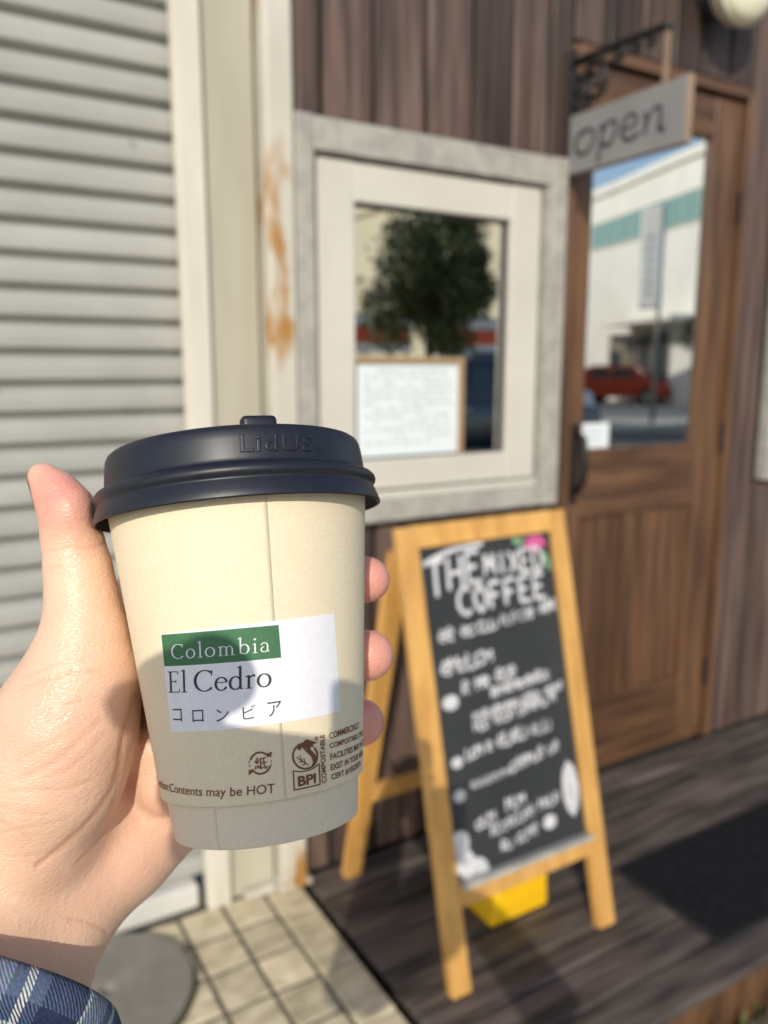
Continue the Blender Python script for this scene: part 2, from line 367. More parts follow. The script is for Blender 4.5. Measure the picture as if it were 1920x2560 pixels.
# window ---------------------------------------------------------------------
def window(x0, label):
    d = x0-.703
    t = thing('window', label, 'window', (x0+.36, YF, .81), 'windows in the cafe wall')
    X = lambda v: v+d
    f = box('trim_board', X(.704), X(.745), YF-.028, YF+.012, .812, 1.640, m_trim, t, .003)
    box('trim_board', X(1.368), X(1.416), YF-.028, YF+.012, .812, 1.640, m_trim, t, .003)
    box('trim_board', X(.7455), X(1.3675), YF-.026, YF+.012, 1.574, 1.6385, m_trim, t, .003)
    box('sill', X(.7455), X(1.3675), YF-.026, YF+.012, .813, .862, m_trim, t, .003)
    box('sill_ledge', X(.7605), X(1.3525), YF-.020, YF+.03, .8625, .880, m_sash, t, .003)
    # reveal
    box('jamb', X(.7455), X(.7555), YF-.012, YF+.03, .8625, 1.5735, m_trim, t, .001); box('jamb', X(1.3545), X(1.3675), YF-.022, YF+.03, .8625, 1.5735, m_trim, t, .001)
    bm = bmesh.new()
    bm_box(bm, X(.758), X(.842), YF-.014, YF+.022, .884, 1.566, .003); bm_box(bm, X(1.256), X(1.345), YF-.014, YF+.022, .884, 1.566, .003)
    bm_box(bm, X(.8425), X(1.2555), YF-.013, YF+.021, 1.488, 1.565, .003); bm_box(bm, X(.8425), X(1.2555), YF-.013, YF+.021, .885, .952, .003)
    s = mkbm('sash', bm, m_sash, t)
    # glazing bead + pane
    bm = bmesh.new()
    bm_box(bm, X(.8425), X(.8465), YF+.000, YF+.018, .9525, 1.4875, .001); bm_box(bm, X(1.2515), X(1.2555), YF+.000, YF+.018, .9525, 1.4875, .001)
    bm_box(bm, X(.847), X(1.251), YF+.000, YF+.018, 1.4835, 1.4875, .001); bm_box(bm, X(.847), X(1.251), YF+.000, YF+.018, .9525, .9565, .001)
    mkbm('glazing_bead', bm, m_ink, s, local=False)
    mk('pane', [(X(.8435), YF+.010, .9535), (X(1.2545), YF+.010, .9535), (X(1.2545), YF+.010, 1.4865), (X(.8435), YF+.010, 1.4865)], [(0, 1, 2, 3)], m_glass, s)
    return t
w1 = window(.703, 'cream framed square cafe window with a menu sheet in it')
w2 = window(2.268, 'cream framed window on the far side of the brown door')
# menu sheet standing in the window
me_ = thing('framed_menu', 'white menu sheet in a thin tan frame standing in the window', 'menu', (.98, YF, .957))
box('sheet', .851, 1.118, YF-.0035, YF-.001, .958, 1.162, m_paper, me_, .0004)
bm = bmesh.new()
bm_box(bm, 1.1185, 1.132, YF-.010, YF+.004, .954, 1.176, .001); bm_box(bm, .848, 1.118, YF-.010, YF+.004, 1.1625, 1.176, .001)
mkbm('frame', bm, m_frame, me_)
bm = bmesh.new()
for r in range(12):
    z = 1.145-r*.0145; x = .868
    while x < 1.09:
        l = random.uniform(.008, .03)
        if random.random() < .75: bm_box(bm, x, min(x+l, 1.1), YF-.0040, YF-.0037, z, z+.0045, 0)
        x += l+random.uniform(.004, .012)
mkbm('faint_lettering', bm, m_greyink, me_)
# interior behind the panes
bm = bmesh.new()
for q in ((.70, 4.2, 3.6, 3.65, 0, 2.7), (.66, .70, YF+.06, 3.6, 0, 2.7), (4.2, 4.25, YF+.06, 3.6, 0, 2.7), (.70, 4.2, YF+.06, 3.6, 2.7, 2.75), (.70, 4.2, YF+.06, 3.6, -.06, -.01)): bm_box(bm, *q, 0)
tag(mkbm('interior_room', bm, m_dark), kind='structure')
# door ------------------------------------------------------------------------
dr = thing('wooden_door', 'brown wooden door with tall glass pane and two lower panels', 'door', (1.76, YF, 0))
box('door_frame', 1.4435, 1.463, YF-.006, YF+.06, .006, 1.905, m_door, dr, .002)
box('door_frame', 2.094, 2.121, YF-.006, YF+.06, .006, 1.905, m_door, dr, .002)
box('lintel', 1.4635, 2.0935, YF-.008, YF+.06, 1.882, 1.910, m_doorh, dr, .002)
YD = YF+.010
box('stile', 1.467, 1.529, YD, YD+.036, .008, 1.876, m_door, dr, .002)
box('stile', 1.978, 2.090, YD, YD+.036, .008, 1.876, m_door, dr, .002)
box('top_rail', 1.5295, 1.9775, YD+.001, YD+.035, 1.774, 1.875, m_doorh, dr, .002)
box('lock_rail', 1.5295, 1.9775, YD+.001, YD+.035, .757, .934, m_doorh, dr, .002)
box('bottom_rail', 1.5295, 1.9775, YD+.001, YD+.035, .008, .225, m_doorh, dr, .002)
box('mullion', 1.702, 1.802, YD+.001, YD+.035, .2255, .7565, m_door, dr, .002)
for a, b in ((1.5295, 1.7015), (1.8025, 1.9775)):
    bm = bmesh.new(); r = bmesh.ops.create_grid(bm, x_segments=1, y_segments=1, size=.5)
    for v in r['verts']: v.co = Vector(((a+b)/2+v.co.x*(b-a), YD+.034, .491+v.co.y*.531))
    r = bmesh.ops.inset_region(bm, faces=bm.faces[:], thickness=.019, depth=0)
    big = max(bm.faces, key=lambda f: f.calc_area()); r = bmesh.ops.inset_region(bm, faces=[big], thickness=.026, depth=0)
    big = max(bm.faces, key=lambda f: f.calc_area())
    for v in big.verts: v.co.y -= .020
    mkbm('door_panel', bm, m_door, dr)
bm = bmesh.new()
bm_box(bm, 1.5295, 1.5345, YD+.004, YD+.03, .9345, 1.7735, .001); bm_box(bm, 1.9725, 1.9775, YD+.004, YD+.03, .9345, 1.7735, .001)
bm_box(bm, 1.535, 1.972, YD+.004, YD+.03, 1.7685, 1.7735, .001); bm_box(bm, 1.535, 1.972, YD+.004, YD+.03, .9345, .9395, .001)
mkbm('glazing_bead', bm, m_door, dr)
mk('pane', [(1.530, YD+.016, .935), (1.977, YD+.016, .935), (1.977, YD+.016, 1.773), (1.530, YD+.016, 1.773)], [(0, 1, 2, 3)], m_glass, dr)
hd = box('handle_plate', 1.489, 1.515, YD-.006, YD, .80, 1.01, m_iron, dr, .003, 2)
tube('handle', [(1.502, YD-.006, .985), (1.502, YD-.035, .975), (1.502, YD-.045, .92), (1.502, YD-.040, .86), (1.502, YD-.006, .83)], .008, m_iron, dr)
for z in (.22, .95, 1.60):
    bm = bmesh.new(); bm_box(bm, 2.088, 2.097, YD-.012, YD+.0, z-.045, z+.045, .003, 2); mkbm('hinge', bm, m_iron, dr)
nt_ = thing('door_notice', 'small white notice stuck inside lower corner of the door glass', 'notice', (1.59, YD, .94))
box('paper', 1.536, 1.640, YD+.0125, YD+.0145, .941, 1.008, m_paper, nt_, .0003)
bm = bmesh.new()
for r in range(4): bm_box(bm, 1.548, 1.625-.02*(r % 2), YD+.0120, YD+.0123, .955+r*.012, .958+r*.012, 0)
mkbm('faint_lettering', bm, m_greyink, nt_)

# hanging sign ------------------------------------------------------------------
XS = 1.428
sg = thing('hanging_sign', 'grey painted wooden sign lettered open on a scrolled iron bracket', 'sign', (XS, YF, 1.6))
SY0, SY1, SZ0, SZ1 = 1.186, 1.526, 1.602, 1.735
b_ = box('sign_board', XS-.009, XS+.009, SY0, SY1, SZ0, SZ1, m_signedge, sg, .002)
fc = box('painted_face', XS-.0100, XS-.0088, SY0+.003, SY1-.003, SZ0+.003, SZ1-.003, m_sign, sg, 0)
def ribbon(pts2, w0, w1=None, n=8):
    P = catmull(pts2, n); V = []; Fc = []; m = len(P)
    for i, p in enumerate(P):
        t = P[min(i+1, m-1)]-P[max(i-1, 0)]; L = math.hypot(*t) or 1; t = t/L; nn = np.array([-t[1], t[0]])
        ww = (w0+(w1-w0)*i/(m-1) if w1 is not None else w0)/2
        V += [p+nn*ww, p-nn*ww]
    for i in range(m-1): Fc.append((2*i, 2*i+1, 2*i+3, 2*i+2))
    return V, Fc
def flat_strokes(name, strokes, mapf, mat, parent, dz=1e-5):
    V = []; Fc = []
    for i, (pts, w0, w1) in enumerate(strokes):
        v, f = ribbon(pts, w0, w1); k = len(V)
        V += [mapf(p[0], p[1], i*dz) for p in v]; Fc += [tuple(a+k for a in q) for q in f]
    return mk(name, V, Fc, mat, parent)
# 'open' brush lettering in a 0..1 x 0..1 box (x along the sign towards the street)
OP = [([(.17, .62), (.10, .58), (.07, .42), (.12, .27), (.20, .30), (.245, .47), (.22, .60), (.16, .64)], .055, .035),
      ([(.285, .55), (.325, .62), (.315, .45), (.285, .05)], .030, .05), ([(.32, .50), (.37, .62), (.43, .60), (.43, .42), (.38, .28), (.32, .33)], .035, .05),
      ([(.505, .43), (.60, .47), (.605, .58), (.55, .63), (.50, .52), (.495, .36), (.55, .26), (.635, .32)], .035, .05),
      ([(.675, .60), (.69, .42), (.675, .27)], .045, .05), ([(.685, .42), (.74, .58), (.795, .60), (.80, .42), (.80, .28), (.84, .26)], .03, .055)]
AS = (SY1-SY0)/(SZ1-SZ0)
flat_strokes('lettering', [([(x*AS, y) for x, y in p], a*1.5, b*1.5) for p, a, b in OP],
             lambda u, v, e: (XS-.0104-e*5, SY1-u*(SZ1-SZ0), SZ0+(v*1.05+.02)*(SZ1-SZ0)), m_ink, sg)
# bracket
bar('wall_strap', (XS, YF-.012, 1.60), (XS, YF-.012, 1.885), .022, .008, (1, 0, 0), m_iron, sg, .001)
tube('arm', [(XS, YF-.012, 1.852), (XS, 1.40, 1.852), (XS, 1.262, 1.846), (XS, 1.248, 1.838)], .009, m_iron, sg)
def spiral(cy, cz, r0, r1, a0, turns, sgn=1, n=26):
    return [(XS, cy+sgn*(r0+(r1-r0)*i/n)*math.cos(a0+turns*2*math.pi*i/n), cz+(r0+(r1-r0)*i/n)*math.sin(a0+turns*2*math.pi*i/n)) for i in range(n+1)]
tube('scroll', spiral(1.462, 1.792, .044, .010, math.pi/2, 1.4), .0075, m_iron, sg)
tube('scroll', spiral(1.385, 1.832, .020, .005, -math.pi/2, 1.2), .0065, m_iron, sg)
tube('scroll', spiral(1.335, 1.834, .016, .004, -math.pi/2, 1.2), .006, m_iron, sg)
tube('scroll', spiral(1.295, 1.833, .013, .004, -math.pi/2, 1.1), .006, m_iron, sg)
tube('brace', [(XS, YF-.014, 1.70), (XS, 1.505, 1.745), (XS, 1.500, 1.80), (XS, 1.47, 1.838), (XS, 1.42, 1.85)], .0075, m_iron, sg)
tube('scroll', spiral(1.505, 1.800, .020, .005, 0, 1.3, -1), .006, m_iron, sg); tube('scroll', spiral(1.508, 1.640, .018, .005, 0, 1.3, -1), .006, m_iron, sg); tube('scroll', spiral(1.512, 1.765, .016, .004, 0, 1.3, -1), .006, m_iron, sg); tube('scroll', spiral(1.512, 1.690, .018, .004, 0, 1.3, -1), .006, m_iron, sg)
bar('hanger', (XS, 1.256, 1.845), (XS, 1.256, 1.730), .012, .010, (0, 1, 0), m_signedge, sg, .001)
tube('hanger_ring', [(XS, 1.47, 1.848), (XS, 1.47, 1.79), (XS, 1.47, 1.732)], .003, m_iron, sg)

# wall lamp -------------------------------------------------------------------------
lp = thing('wall_lamp', 'round cream opal wall lamp above the door, unlit', 'lamp', (1.912, YF, 2.07))
LC = np.array([1.912, 1.452, 2.100]); ax = np.array([.0, -1, -.08]); ax /= np.linalg.norm(ax)
lathe('backplate', [(0, 0.001), (0, .062), (.012, .062), (.016, .05), (.03, .044)], (1.912, YF-.000, 2.107), m_iron, lp, 32, (0, -1, 0))
pr = [(-.078, .045)] + [(.092*math.sin(a), .096*math.cos(a)) for a in np.linspace(-1.0, 0, 8)]
lathe('glass_body', [(p[0]*.75, p[1]) for p in pr], LC, m_opal, lp, 48, ax)
pr = [(.0, .092), (.003, .0965), (.010, .0970), (.013, .094)] + [(.013+.045*math.sin(a), .093*math.cos(a)) for a in np.linspace(0.08, math.pi/2-.001, 10)]
lathe('glass_cover', pr, LC, m_opal, lp, 48, ax)

# ================================================================== A-frame board
ab = thing('sandwich_board', 'folding pine sandwich board with a chalk written black menu panel', 'sign', (.985, 1.17, 0))
BX0, BX1 = .779, 1.196
BT = Vector((0, 1.270, .854)); B0 = Vector((0, 1.068, .002)); bu = (BT-B0).normalized(); bl = (BT-B0).length; bn = Vector((0, -bu.z, bu.y))   # bn faces the street
def BP(u, v, o=0): return Vector((u, 0, 0)) + B0 + bu*v + bn*o
for xx in (BX0+.0215, BX1-.0215): bar('leg', BP(xx, 0), BP(xx, bl), .043, .024, (1, 0, 0), m_pine, ab, .003, 2)
bar('top_rail', BP(BX0+.0435, bl-.0205), BP(BX1-.0435, bl-.0205), .038, .022, bu, m_pine, ab, .003, 2)
bar('bottom_rail', BP(BX0+.0435, .176), BP(BX1-.0435, .176), .034, .022, bu, m_pine, ab, .003, 2)
bar('chalk_ledge', BP(BX0+.0435, .197, .012), BP(BX1-.0435, .197, .012), .008, .030, bu, m_trim, ab, .001)
v0, v1 = .1935, bl-.0398
q = [BP(BX0+.042, v0, .003), BP(BX1-.042, v0, .003), BP(BX1-.042, v1, .003), BP(BX0+.042, v1, .003), BP(BX0+.042, v0, -.004), BP(BX1-.042, v0, -.004), BP(BX1-.042, v1, -.004), BP(BX0+.042, v1, -.004)]
mk('chalk_panel', q, [(0, 1, 2, 3), (7, 6, 5, 4), (0, 4, 5, 1), (1, 5, 6, 2), (2, 6, 7, 3), (3, 7, 4, 0)], m_board, ab)
# back frame
HB = Vector((0, 1.288, .80)); FB = Vector((0, 1.492, .002))
for xx in (BX0+.022, BX1-.022): bar('back_leg', Vector((xx, 0, 0))+HB, Vector((xx, 0, 0))+FB, .034, .022, (1, 0, 0), m_pine, ab, .003, 2)
mid = HB.lerp(FB, .72); bar('cross_bar', Vector((BX0+.0395, 0, 0))+mid, Vector((BX1-.0395, 0, 0))+mid, .028, .018, (0, .2, 1), m_pine, ab, .003, 2)
mid = HB.lerp(FB, .06); bar('cross_bar', Vector((BX0+.0395, 0, 0))+mid, Vector((BX1-.0395, 0, 0))+mid, .028, .018, (0, .2, 1), m_pine, ab, .003, 2)
for xx in (BX0+.022, BX1-.022):
    bm = bmesh.new(); bm_box(bm, xx-.012, xx+.012, 1.268, 1.292, .80, .826, .002); mkbm('hinge', bm, m_steel, ab)
# chalk writing: u 0..1 across, v 0..1 up the black panel
PW, PH = BX1-BX0-.084, v1-v0
def cb(u, v, e): return BP(BX0+.042+u*PW, v0+v*PH, .0036+e)
def chalk(name, strokes, mat=m_chalk):
    V = []; Fc = []
    for i, (pts, w0, w1) in enumerate(strokes):
        v, f = ribbon([(p[0]*PW, p[1]*PH) for p in pts], w0, w1, 6); k = len(V)
        V += [cb(p[0]/PW, p[1]/PH, i*4e-6) for p in v]; Fc += [tuple(a+k for a in qq) for qq in f]
    return mk(name, V, Fc, mat, ab)
def scrawl(u0, v_0, u1, v_1, h, wdt=.0035, dens=1.0):
    """illegible joined-up chalk handwriting between two points"""
    out = []; L = (u1-u0)*PW; n = max(2, int(L/(h*PH*.62)*dens))
    for i in range(n):
        if random.random() < .1: continue
        a = u0+(u1-u0)*i/n; b = a+(u1-u0)/n*.9; y = v_0+(v_1-v_0)*i/n; hh = h*random.uniform(.75, 1.1)
        k = random.randint(0, 4)
        if k == 0: p = [(a, y), (a+.2*(b-a), y+hh), (b, y+.7*hh), (a+.3*(b-a), y+.45*hh), (b, y)]
        elif k == 1: p = [(b, y+.85*hh), (a, y+hh*.6), (a+.3*(b-a), y), (b, y+.2*hh)]
        elif k == 2: p = [(a, y+hh), (a+.1*(b-a), y), (b, y+.1*hh), (b, y+.8*hh)]
        elif k == 3: p = [(a, y), (a, y+hh), (a+.5*(b-a), y+.5*hh), (b, y+hh), (b, y)]
        else: p = [(a, y+.5*hh), (b, y+.55*hh), (a+.5*(b-a), y+hh), (a, y+.3*hh), (b, y)]
        out.append((p, wdt, wdt*random.uniform(.7, 1.1)))
    return out
def blob(u, v, ru, rv, wdt=.006):
    return [([(u+ru*s*math.cos(a), v+rv*s*math.sin(a)) for a in np.linspace(0, 6.28, 9)], wdt, wdt) for s in (1, .6, .25)]
# capital letters drawn as chalk strokes on a unit box
GL = {'T': [[(0, 1), (1, 1)], [(.5, 1), (.45, 0)]], 'H': [[(.1, 1), (.05, 0)], [(.9, 1), (.9, 0)], [(.1, .5), (.9, .52)]], 'E': [[(.9, 1), (.1, 1), (.1, 0), (.95, 0)], [(.1, .5), (.7, .52)]],
      'M': [[(.0, 0), (.12, 1), (.5, .3), (.88, 1), (1, 0)]], 'I': [[(.5, 1), (.5, 0)]], 'X': [[(0, 1), (1, 0)], [(1, 1), (0, 0)]], 'D': [[(.1, 0), (.1, 1), (.7, .9), (.95, .5), (.7, .1), (.1, 0)]],
      'C': [[(.95, .85), (.55, 1), (.1, .7), (.08, .3), (.5, 0), (.95, .15)]], 'O': [[(.5, 1), (.05, .5), (.5, 0), (.95, .5), (.5, 1)]], 'F': [[(.9, 1), (.1, 1), (.1, 0)], [(.1, .52), (.7, .52)]]}
def word(t, u0, v_0, u1, v_1, h0, h1, wdt):
    out = []; n = len(t)
    for i, c in enumerate(t):
        if c == ' ': continue
        a = u0+(u1-u0)*i/n; b = a+(u1-u0)/n*.84; y = v_0+(v_1-v_0)*i/n; hh = h0+(h1-h0)*i/n
        for st_ in GL[c]:
            if len(st_) > 2 and c in 'EFM':
                for s, e in zip(st_[:-1], st_[1:]): out.append(([(a+(b-a)*s[0], y+hh*s[1]), (a+(b-a)*e[0], y+hh*e[1])], wdt, wdt))
            else: out.append(([(a+(b-a)*s[0], y+hh*s[1]) for s in st_], wdt, wdt))
    return out
ttl = word('THE', .05, .845, .46, .885, .105, .085, .009) + [([(.03, .945), (.22, .975), (.47, .985)], .011, .008)]
ttl += word('MIXED', .46, .885, .93, .873, .065, .075, .0075) + word('COFFEE', .24, .778, .93, .790, .082, .072, .009)
chalk('title_lettering', ttl)
LINES = []
ln = scrawl(.08, .708, .34, .716, .040, .0046); LINES.append(ln); ln = scrawl(.36, .716, .50, .722, .038, .005); LINES.append(ln); ln = scrawl(.53, .725, .66, .727, .032, .0028); LINES.append(ln); ln = scrawl(.68, .727, .97, .738, .042, .0036); LINES.append(ln); ln = scrawl(.74, .738, .97, .748, .020, .003)
LINES.append(ln); ln = scrawl(.07, .610, .44, .622, .045, .0055)
LINES.append(ln); ln = blob(.105, .528, .045, .016, .008); LINES.append(ln); ln = scrawl(.20, .542, .60, .560, .040, .0050); LINES.append(ln); ln = scrawl(.40, .512, .86, .530, .032, .0044); LINES.append(ln); ln = scrawl(.25, .455, .95, .486, .026, .0034, 1.3); LINES.append(ln); ln = scrawl(.25, .425, .88, .452, .030, .0038)
LINES.append(ln); ln = blob(.10, .350, .035, .013, .004); LINES.append(ln); ln = scrawl(.17, .350, .36, .356, .030, .004); LINES.append(ln); ln = scrawl(.40, .358, .62, .368, .038, .0044); LINES.append(ln); ln = scrawl(.66, .364, .82, .372, .034, .003)
LINES.append(ln); ln = blob(.09, .252, .035, .015, .004); LINES.append(ln); ln = scrawl(.18, .262, .50, .272, .020, .0018); LINES.append(ln); ln = scrawl(.48, .275, .86, .300, .032, .0040)
LINES.append(ln); ln = scrawl(.18, .140, .55, .175, .036, .0042); LINES.append(ln); ln = scrawl(.28, .105, .82, .140, .034, .0032); LINES.append(ln); ln = scrawl(.30, .048, .62, .068, .032, .0034); LINES.append(ln); ln = blob(.72, .085, .045, .018, .005)
LINES.append(ln)
for ln in LINES: chalk('menu_lettering', ln)
dd = []
for k in range(9):                                     # feather drawing
    t = k/8; dd.append(([(.915, .105+t*.12), (.945+.015*math.sin(t*3), .118+t*.12)], .004, .003)); dd.append(([(.915, .105+t*.12), (.875, .122+t*.11)], .004, .003))
dd += [([(.915, .075), (.918, .16), (.91, .255)], .006, .004)] + [([(.915+.055*s*math.cos(a), .165+.078*s*math.sin(a)) for a in np.linspace(0, 6.28, 12)], .006, .006) for s in (1, .75, .5)]
chalk('feather_drawing', dd); dd = []
dd += [d for u, v, r in ((.035, .118, .055), (.05, .058, .06), (.17, .002, 0)) if r for s in (1, .72, .45, .2) for d in [([(u+r*s*math.cos(a)+.02, v+r*.55*s*math.sin(a)) for a in np.linspace(0, 6.28, 10)], .006, .006)]]
chalk('circle_drawing', dd); dd = []
dd += [([(.14+.085*s*math.cos(a), .012+.045*s*abs(math.sin(a))) for a in np.linspace(0, 3.14, 10)], .006, .006) for s in (1, .75, .5, .25)]
chalk('shell_drawing', dd)
chalk('pink_flower', [([(.86+.05*s*math.cos(a), .962+.018*s*math.sin(a)) for a in np.linspace(0, 6.28, 9)], .010, .010) for s in (1, .5, .2)] + [([(.90, .985), (.95, .95)], .012, .01)], m_pink)
chalk('green_leaves', [([(.70, .985), (.75, .972), (.78, .985)], .014, .008), ([(.92, .93), (.95, .90), (.965, .87)], .016, .008)], m_green)

# yellow ballast block behind the board
V = []; Fc = []
yb = thing('yellow_block', 'bright yellow plastic block on the deck under the sandwich board', 'block', (1.04, 1.21, 0))
bm = bmesh.new(); bm_box(bm, .958, 1.118, 1.176, 1.270, .001, .150, .010, 3)
for v in bm.verts:
    k = v.co.z/.15; v.co.x = 1.035+(v.co.x-1.035)*(1-.24*k)+.012*k
mkbm('block_body', bm, m_yellow, yb)
for k in range(3):
    bm = bmesh.new(); bm_box(bm, .985+k*.045, 1.010+k*.045, 1.1735, 1.177, .05+.002*k, .056+.002*k, .001); mkbm('moulded_rib', bm, m_yellow, yb)

# door mat, round slab ------------------------------------------------------------------
dm = thing('door_mat', 'black rectangular doormat on the deck in front of the door', 'doormat', (1.75, 1.04, 0))
bm = bmesh.new(); bm_box(bm, 1.336, 2.15, .905, 1.182, .003, .013, .003); mkbm('pile', bm, m_mat, dm)
bm = bmesh.new()
for q in ((1.328, 2.158, .897, .9045), (1.328, 2.158, 1.1825, 1.190), (1.328, 1.3355, .905, 1.182), (2.1505, 2.158, .905, 1.182)): bm_box(bm, *q, .002, .009, .002)
mkbm('rubber_border', bm, m_tyre, dm)
rs = thing('round_slab', 'round grey concrete slab with a mossy rim lying on the tiles', 'slab', (.235, 1.388, 0))
lathe('slab_disc', [(.001, .001), (.001, .150), (.004, .1535), (.020, .1535), (.0238, .1520), (.0245, .150), (.0246, .147), (.0247, .017), (.0245, .0145), (.016, .012), (.016, .001)], (.235, 1.388, 0), m_concrete, rs, 64)
lathe('mossy_rim', [(.0015, .1540), (.0015, .1580), (.014, .1575), (.018, .1540)], (.235, 1.388, 0), m_moss, rs, 64)

# ================================================================== paper cup (camera millimetres)
CC = np.array([-37.933, -84.709, 255.459]); CA = np.array([-.10636752, .98837939, .10859161]); CA /= np.linalg.norm(CA)
E1 = np.array([1., 0, 0])-CA*CA[0]; E1 /= np.linalg.norm(E1); E2 = np.cross(CA, E1)      # E2 points at the camera
RB0, RB1, HB1 = 31.49, 41.25, 87.3
def Rbody(h): return RB0+(RB1-RB0)*h/HB1
def cupP(phi, h, r):
    return CC+CA*h+(E1*math.cos(phi)+E2*math.sin(phi))*r
def cup_hit(px, py, Rf=Rbody):
    d = PX(px, py, 1.0); best = None; prev = None
    for z in np.arange(190, 300, .1):
        p = d*z; q = p-CC; h = q@CA; rad = np.linalg.norm(q-CA*h); s = rad-Rf(h)
        if prev is not None and prev > 0 and s <= 0: best = (p, h); break
        prev = s
    if best is None:                                  # graze: take the nearest approach
        zs = np.arange(220, 290, .2); k = min(zs, key=lambda z: (lambda q: np.linalg.norm(q-CA*(q@CA))-Rf(q@CA))(d*z-CC)); q = d*k-CC; best = (d*k, q@CA)
    p, h = best; q = p-CC-CA*h
    return math.atan2(q@E2, q@E1), h
cup_base = C2W(CC-CA*12.66)
m_cup = M('kraft_paper_cup', (.83, .715, .50), (.79, .67, .465), 900, rough=.75, bump=.32, bdist=.0003, detail=3, bscale=1300)
m_cup2 = M('kraft_paper_inner', (.82, .71, .53), (.78, .67, .50), 700, rough=.75, bump=.12, bdist=.0003, detail=3, bscale=1300)
m_lid = M('navy_black_lid', (.0105, .0125, .0185), (.013, .015, .022), 300, rough=.42, bump=.05, bdist=.0001, bscale=2500)
m_label = M('white_label', (.84, .83, .85), (.80, .79, .82), 400, rough=.7, bump=.04, bdist=.0002)
m_lgreen = M('label_green', (.045, .15, .062), (.055, .17, .072), 900, rough=.65)
m_lwhite = plain('label_reversed_white', (.80, .80, .78), .7)
m_lblack = plain('label_black', (.035, .036, .042), .6)
m_brown = M('brown_print', (.19, .068, .028), (.16, .055, .022), 800, rough=.6)
cup = thing('paper_cup', 'beige paper coffee cup with navy lid and Colombia label, held in the hand', 'cup', tuple(cup_base))
def cmk(name, V, Fc, mat, parent=cup, smooth=True): return mk(name, C2W(np.array(V)), Fc, mat, parent, smooth)
# outer wall: open slightly at the seam, with its own thickness
pr = [(0.15, RB0-.75), (-.05, RB0-.35), (0.0, RB0-.02), (.35, RB0+.04)]+[(h, Rbody(h)) for h in np.linspace(1.2, HB1, 24)]
V, Fc = lathe_vf(pr, CC, CA, E1, E2, 128); wall = cmk('outer_wall', V, Fc, m_cup)
pr = [(-12.66+1.6, .5), (-12.66+1.6, 27.2), (-12.66+.35, 27.75), (-12.66, 28.1), (-12.55, 28.40)]+[(h, 28.45+(30.04-28.45)*(h+12.66)/12.66) for h in np.linspace(-12.2, .8, 8)]
V, Fc = lathe_vf(pr, CC, CA, E1, E2, 128); inner = cmk('inner_cup', V, Fc, m_cup2)
# overlap seams: thin raised strips with a shadow edge
def seam(pa, pb, Rf, name, parent, mat, up=.03, wdt=.04):
    (f0, h0), (f1, h1) = pa, pb; V = []; Fc = []; n = 40
    for i in range(n+1):
        h = h0+(h1-h0)*i/n; f = f0+(f1-f0)*i/n; r = Rf(h)
        V += [cupP(f, h, r-.1), cupP(f, h, r+up), cupP(f+wdt, h, r+up*.9), cupP(f+wdt*1.5, h, r+.003)]
    for i in range(n):
        for k in range(3): Fc.append((4*i+k, 4*i+k+1, 4*i+5+k, 4*i+4+k))
    return cmk(name, V, Fc, mat, parent)
s0 = cup_hit(717, 1997); s1 = cup_hit(667, 1242)
seam((s0[0], .3), (s1[0], 84.5), Rbody, 'seam', wall, m_cup)
Rin = lambda h: 28.45+(30.04-28.45)*(h+12.66)/12.66
s2 = cup_hit(548, 2118, Rin); seam((s2[0], -12.5), (s2[0]-.03, .3), Rin, 'seam', inner, m_cup2, .04, .06)
# lid
LP = [(84.3, 45.55), (84.25, 45.95), (84.6, 46.0), (86.5, 45.45), (88.6, 44.75), (89.5, 44.30), (89.95, 44.15), (90.4, 44.4), (91.0, 44.95), (91.9, 45.2), (92.9, 45.0), (93.8, 44.2), (94.4, 43.0), (94.7, 42.0), (95.1, 41.75),
      (96, 41.72), (98.5, 41.55), (101.5, 41.3), (103.6, 41.0), (104.9, 40.4), (105.6, 39.5), (105.9, 38.3), (105.7, 37.2), (104.6, 36.4), (101.8, 36.0), (101.6, 35.2), (101.6, .3)]
LPin = [(h-.1, r-.55) for h, r in LP[:15]][::-1]
V, Fc = lathe_vf(LPin+LP, CC, CA, E1, E2, 160); lid = cmk('lid', V, Fc, m_lid)
def Rlid(h): return float(np.interp(h, [p[0] for p in LP[14:20]], [p[1] for p in LP[14:20]]))
# sip tab standing on the lid near the front
f_, h_ = cup_hit(664, 1075, Rlid); bm = bmesh.new(); bm_box(bm, -5.3, 5.3, -2.4, 2.4, 101.5, 109.3, 1.5, 3)
for v in bm.verts: v.co = Vector(C2W(CC+CA*v.co.z+(E1*math.cos(f_)+E2*math.sin(f_))*(33.5+v.co.y)+(E1*math.sin(f_)-E2*math.cos(f_))*v.co.x))
mkbm('sip_tab', bm, m_lid, lid, True)

# ---- print on the cup
def text_geo(body, bold=0.0, extrude=0, bevel=0, shear=0, space=1.0):
    c = bpy.data.curves.new('t', 'FONT'); c.body = body; c.offset = bold; c.extrude = extrude; c.bevel_depth = bevel; c.bevel_resolution = 2; c.shear = shear; c.space_character = space; c.resolution_u = 4
    o = bpy.data.objects.new('t', c); COL.objects.link(o); bpy.context.view_layer.update()
    me = bpy.data.meshes.new_from_object(o.evaluated_get(bpy.context.evaluated_depsgraph_get()))
    bpy.data.objects.remove(o, do_unlink=True); bpy.data.curves.remove(c)
    bm = bmesh.new(); bm.from_mesh(me); bpy.data.meshes.remove(me); return bm
def refine(bm, lmax):
    bmesh.ops.triangulate(bm, faces=bm.faces[:])
    for _ in range(3):
        e = [e for e in bm.edges if e.calc_length() > lmax]
        if not e: break
        bmesh.ops.subdivide_edges(bm, edges=e, cuts=1); bmesh.ops.triangulate(bm, faces=bm.faces[:])
R8 = lambda x, y: (350+x*.36166, 1500+y*.36166)            # measured in an enlarged crop of the photo
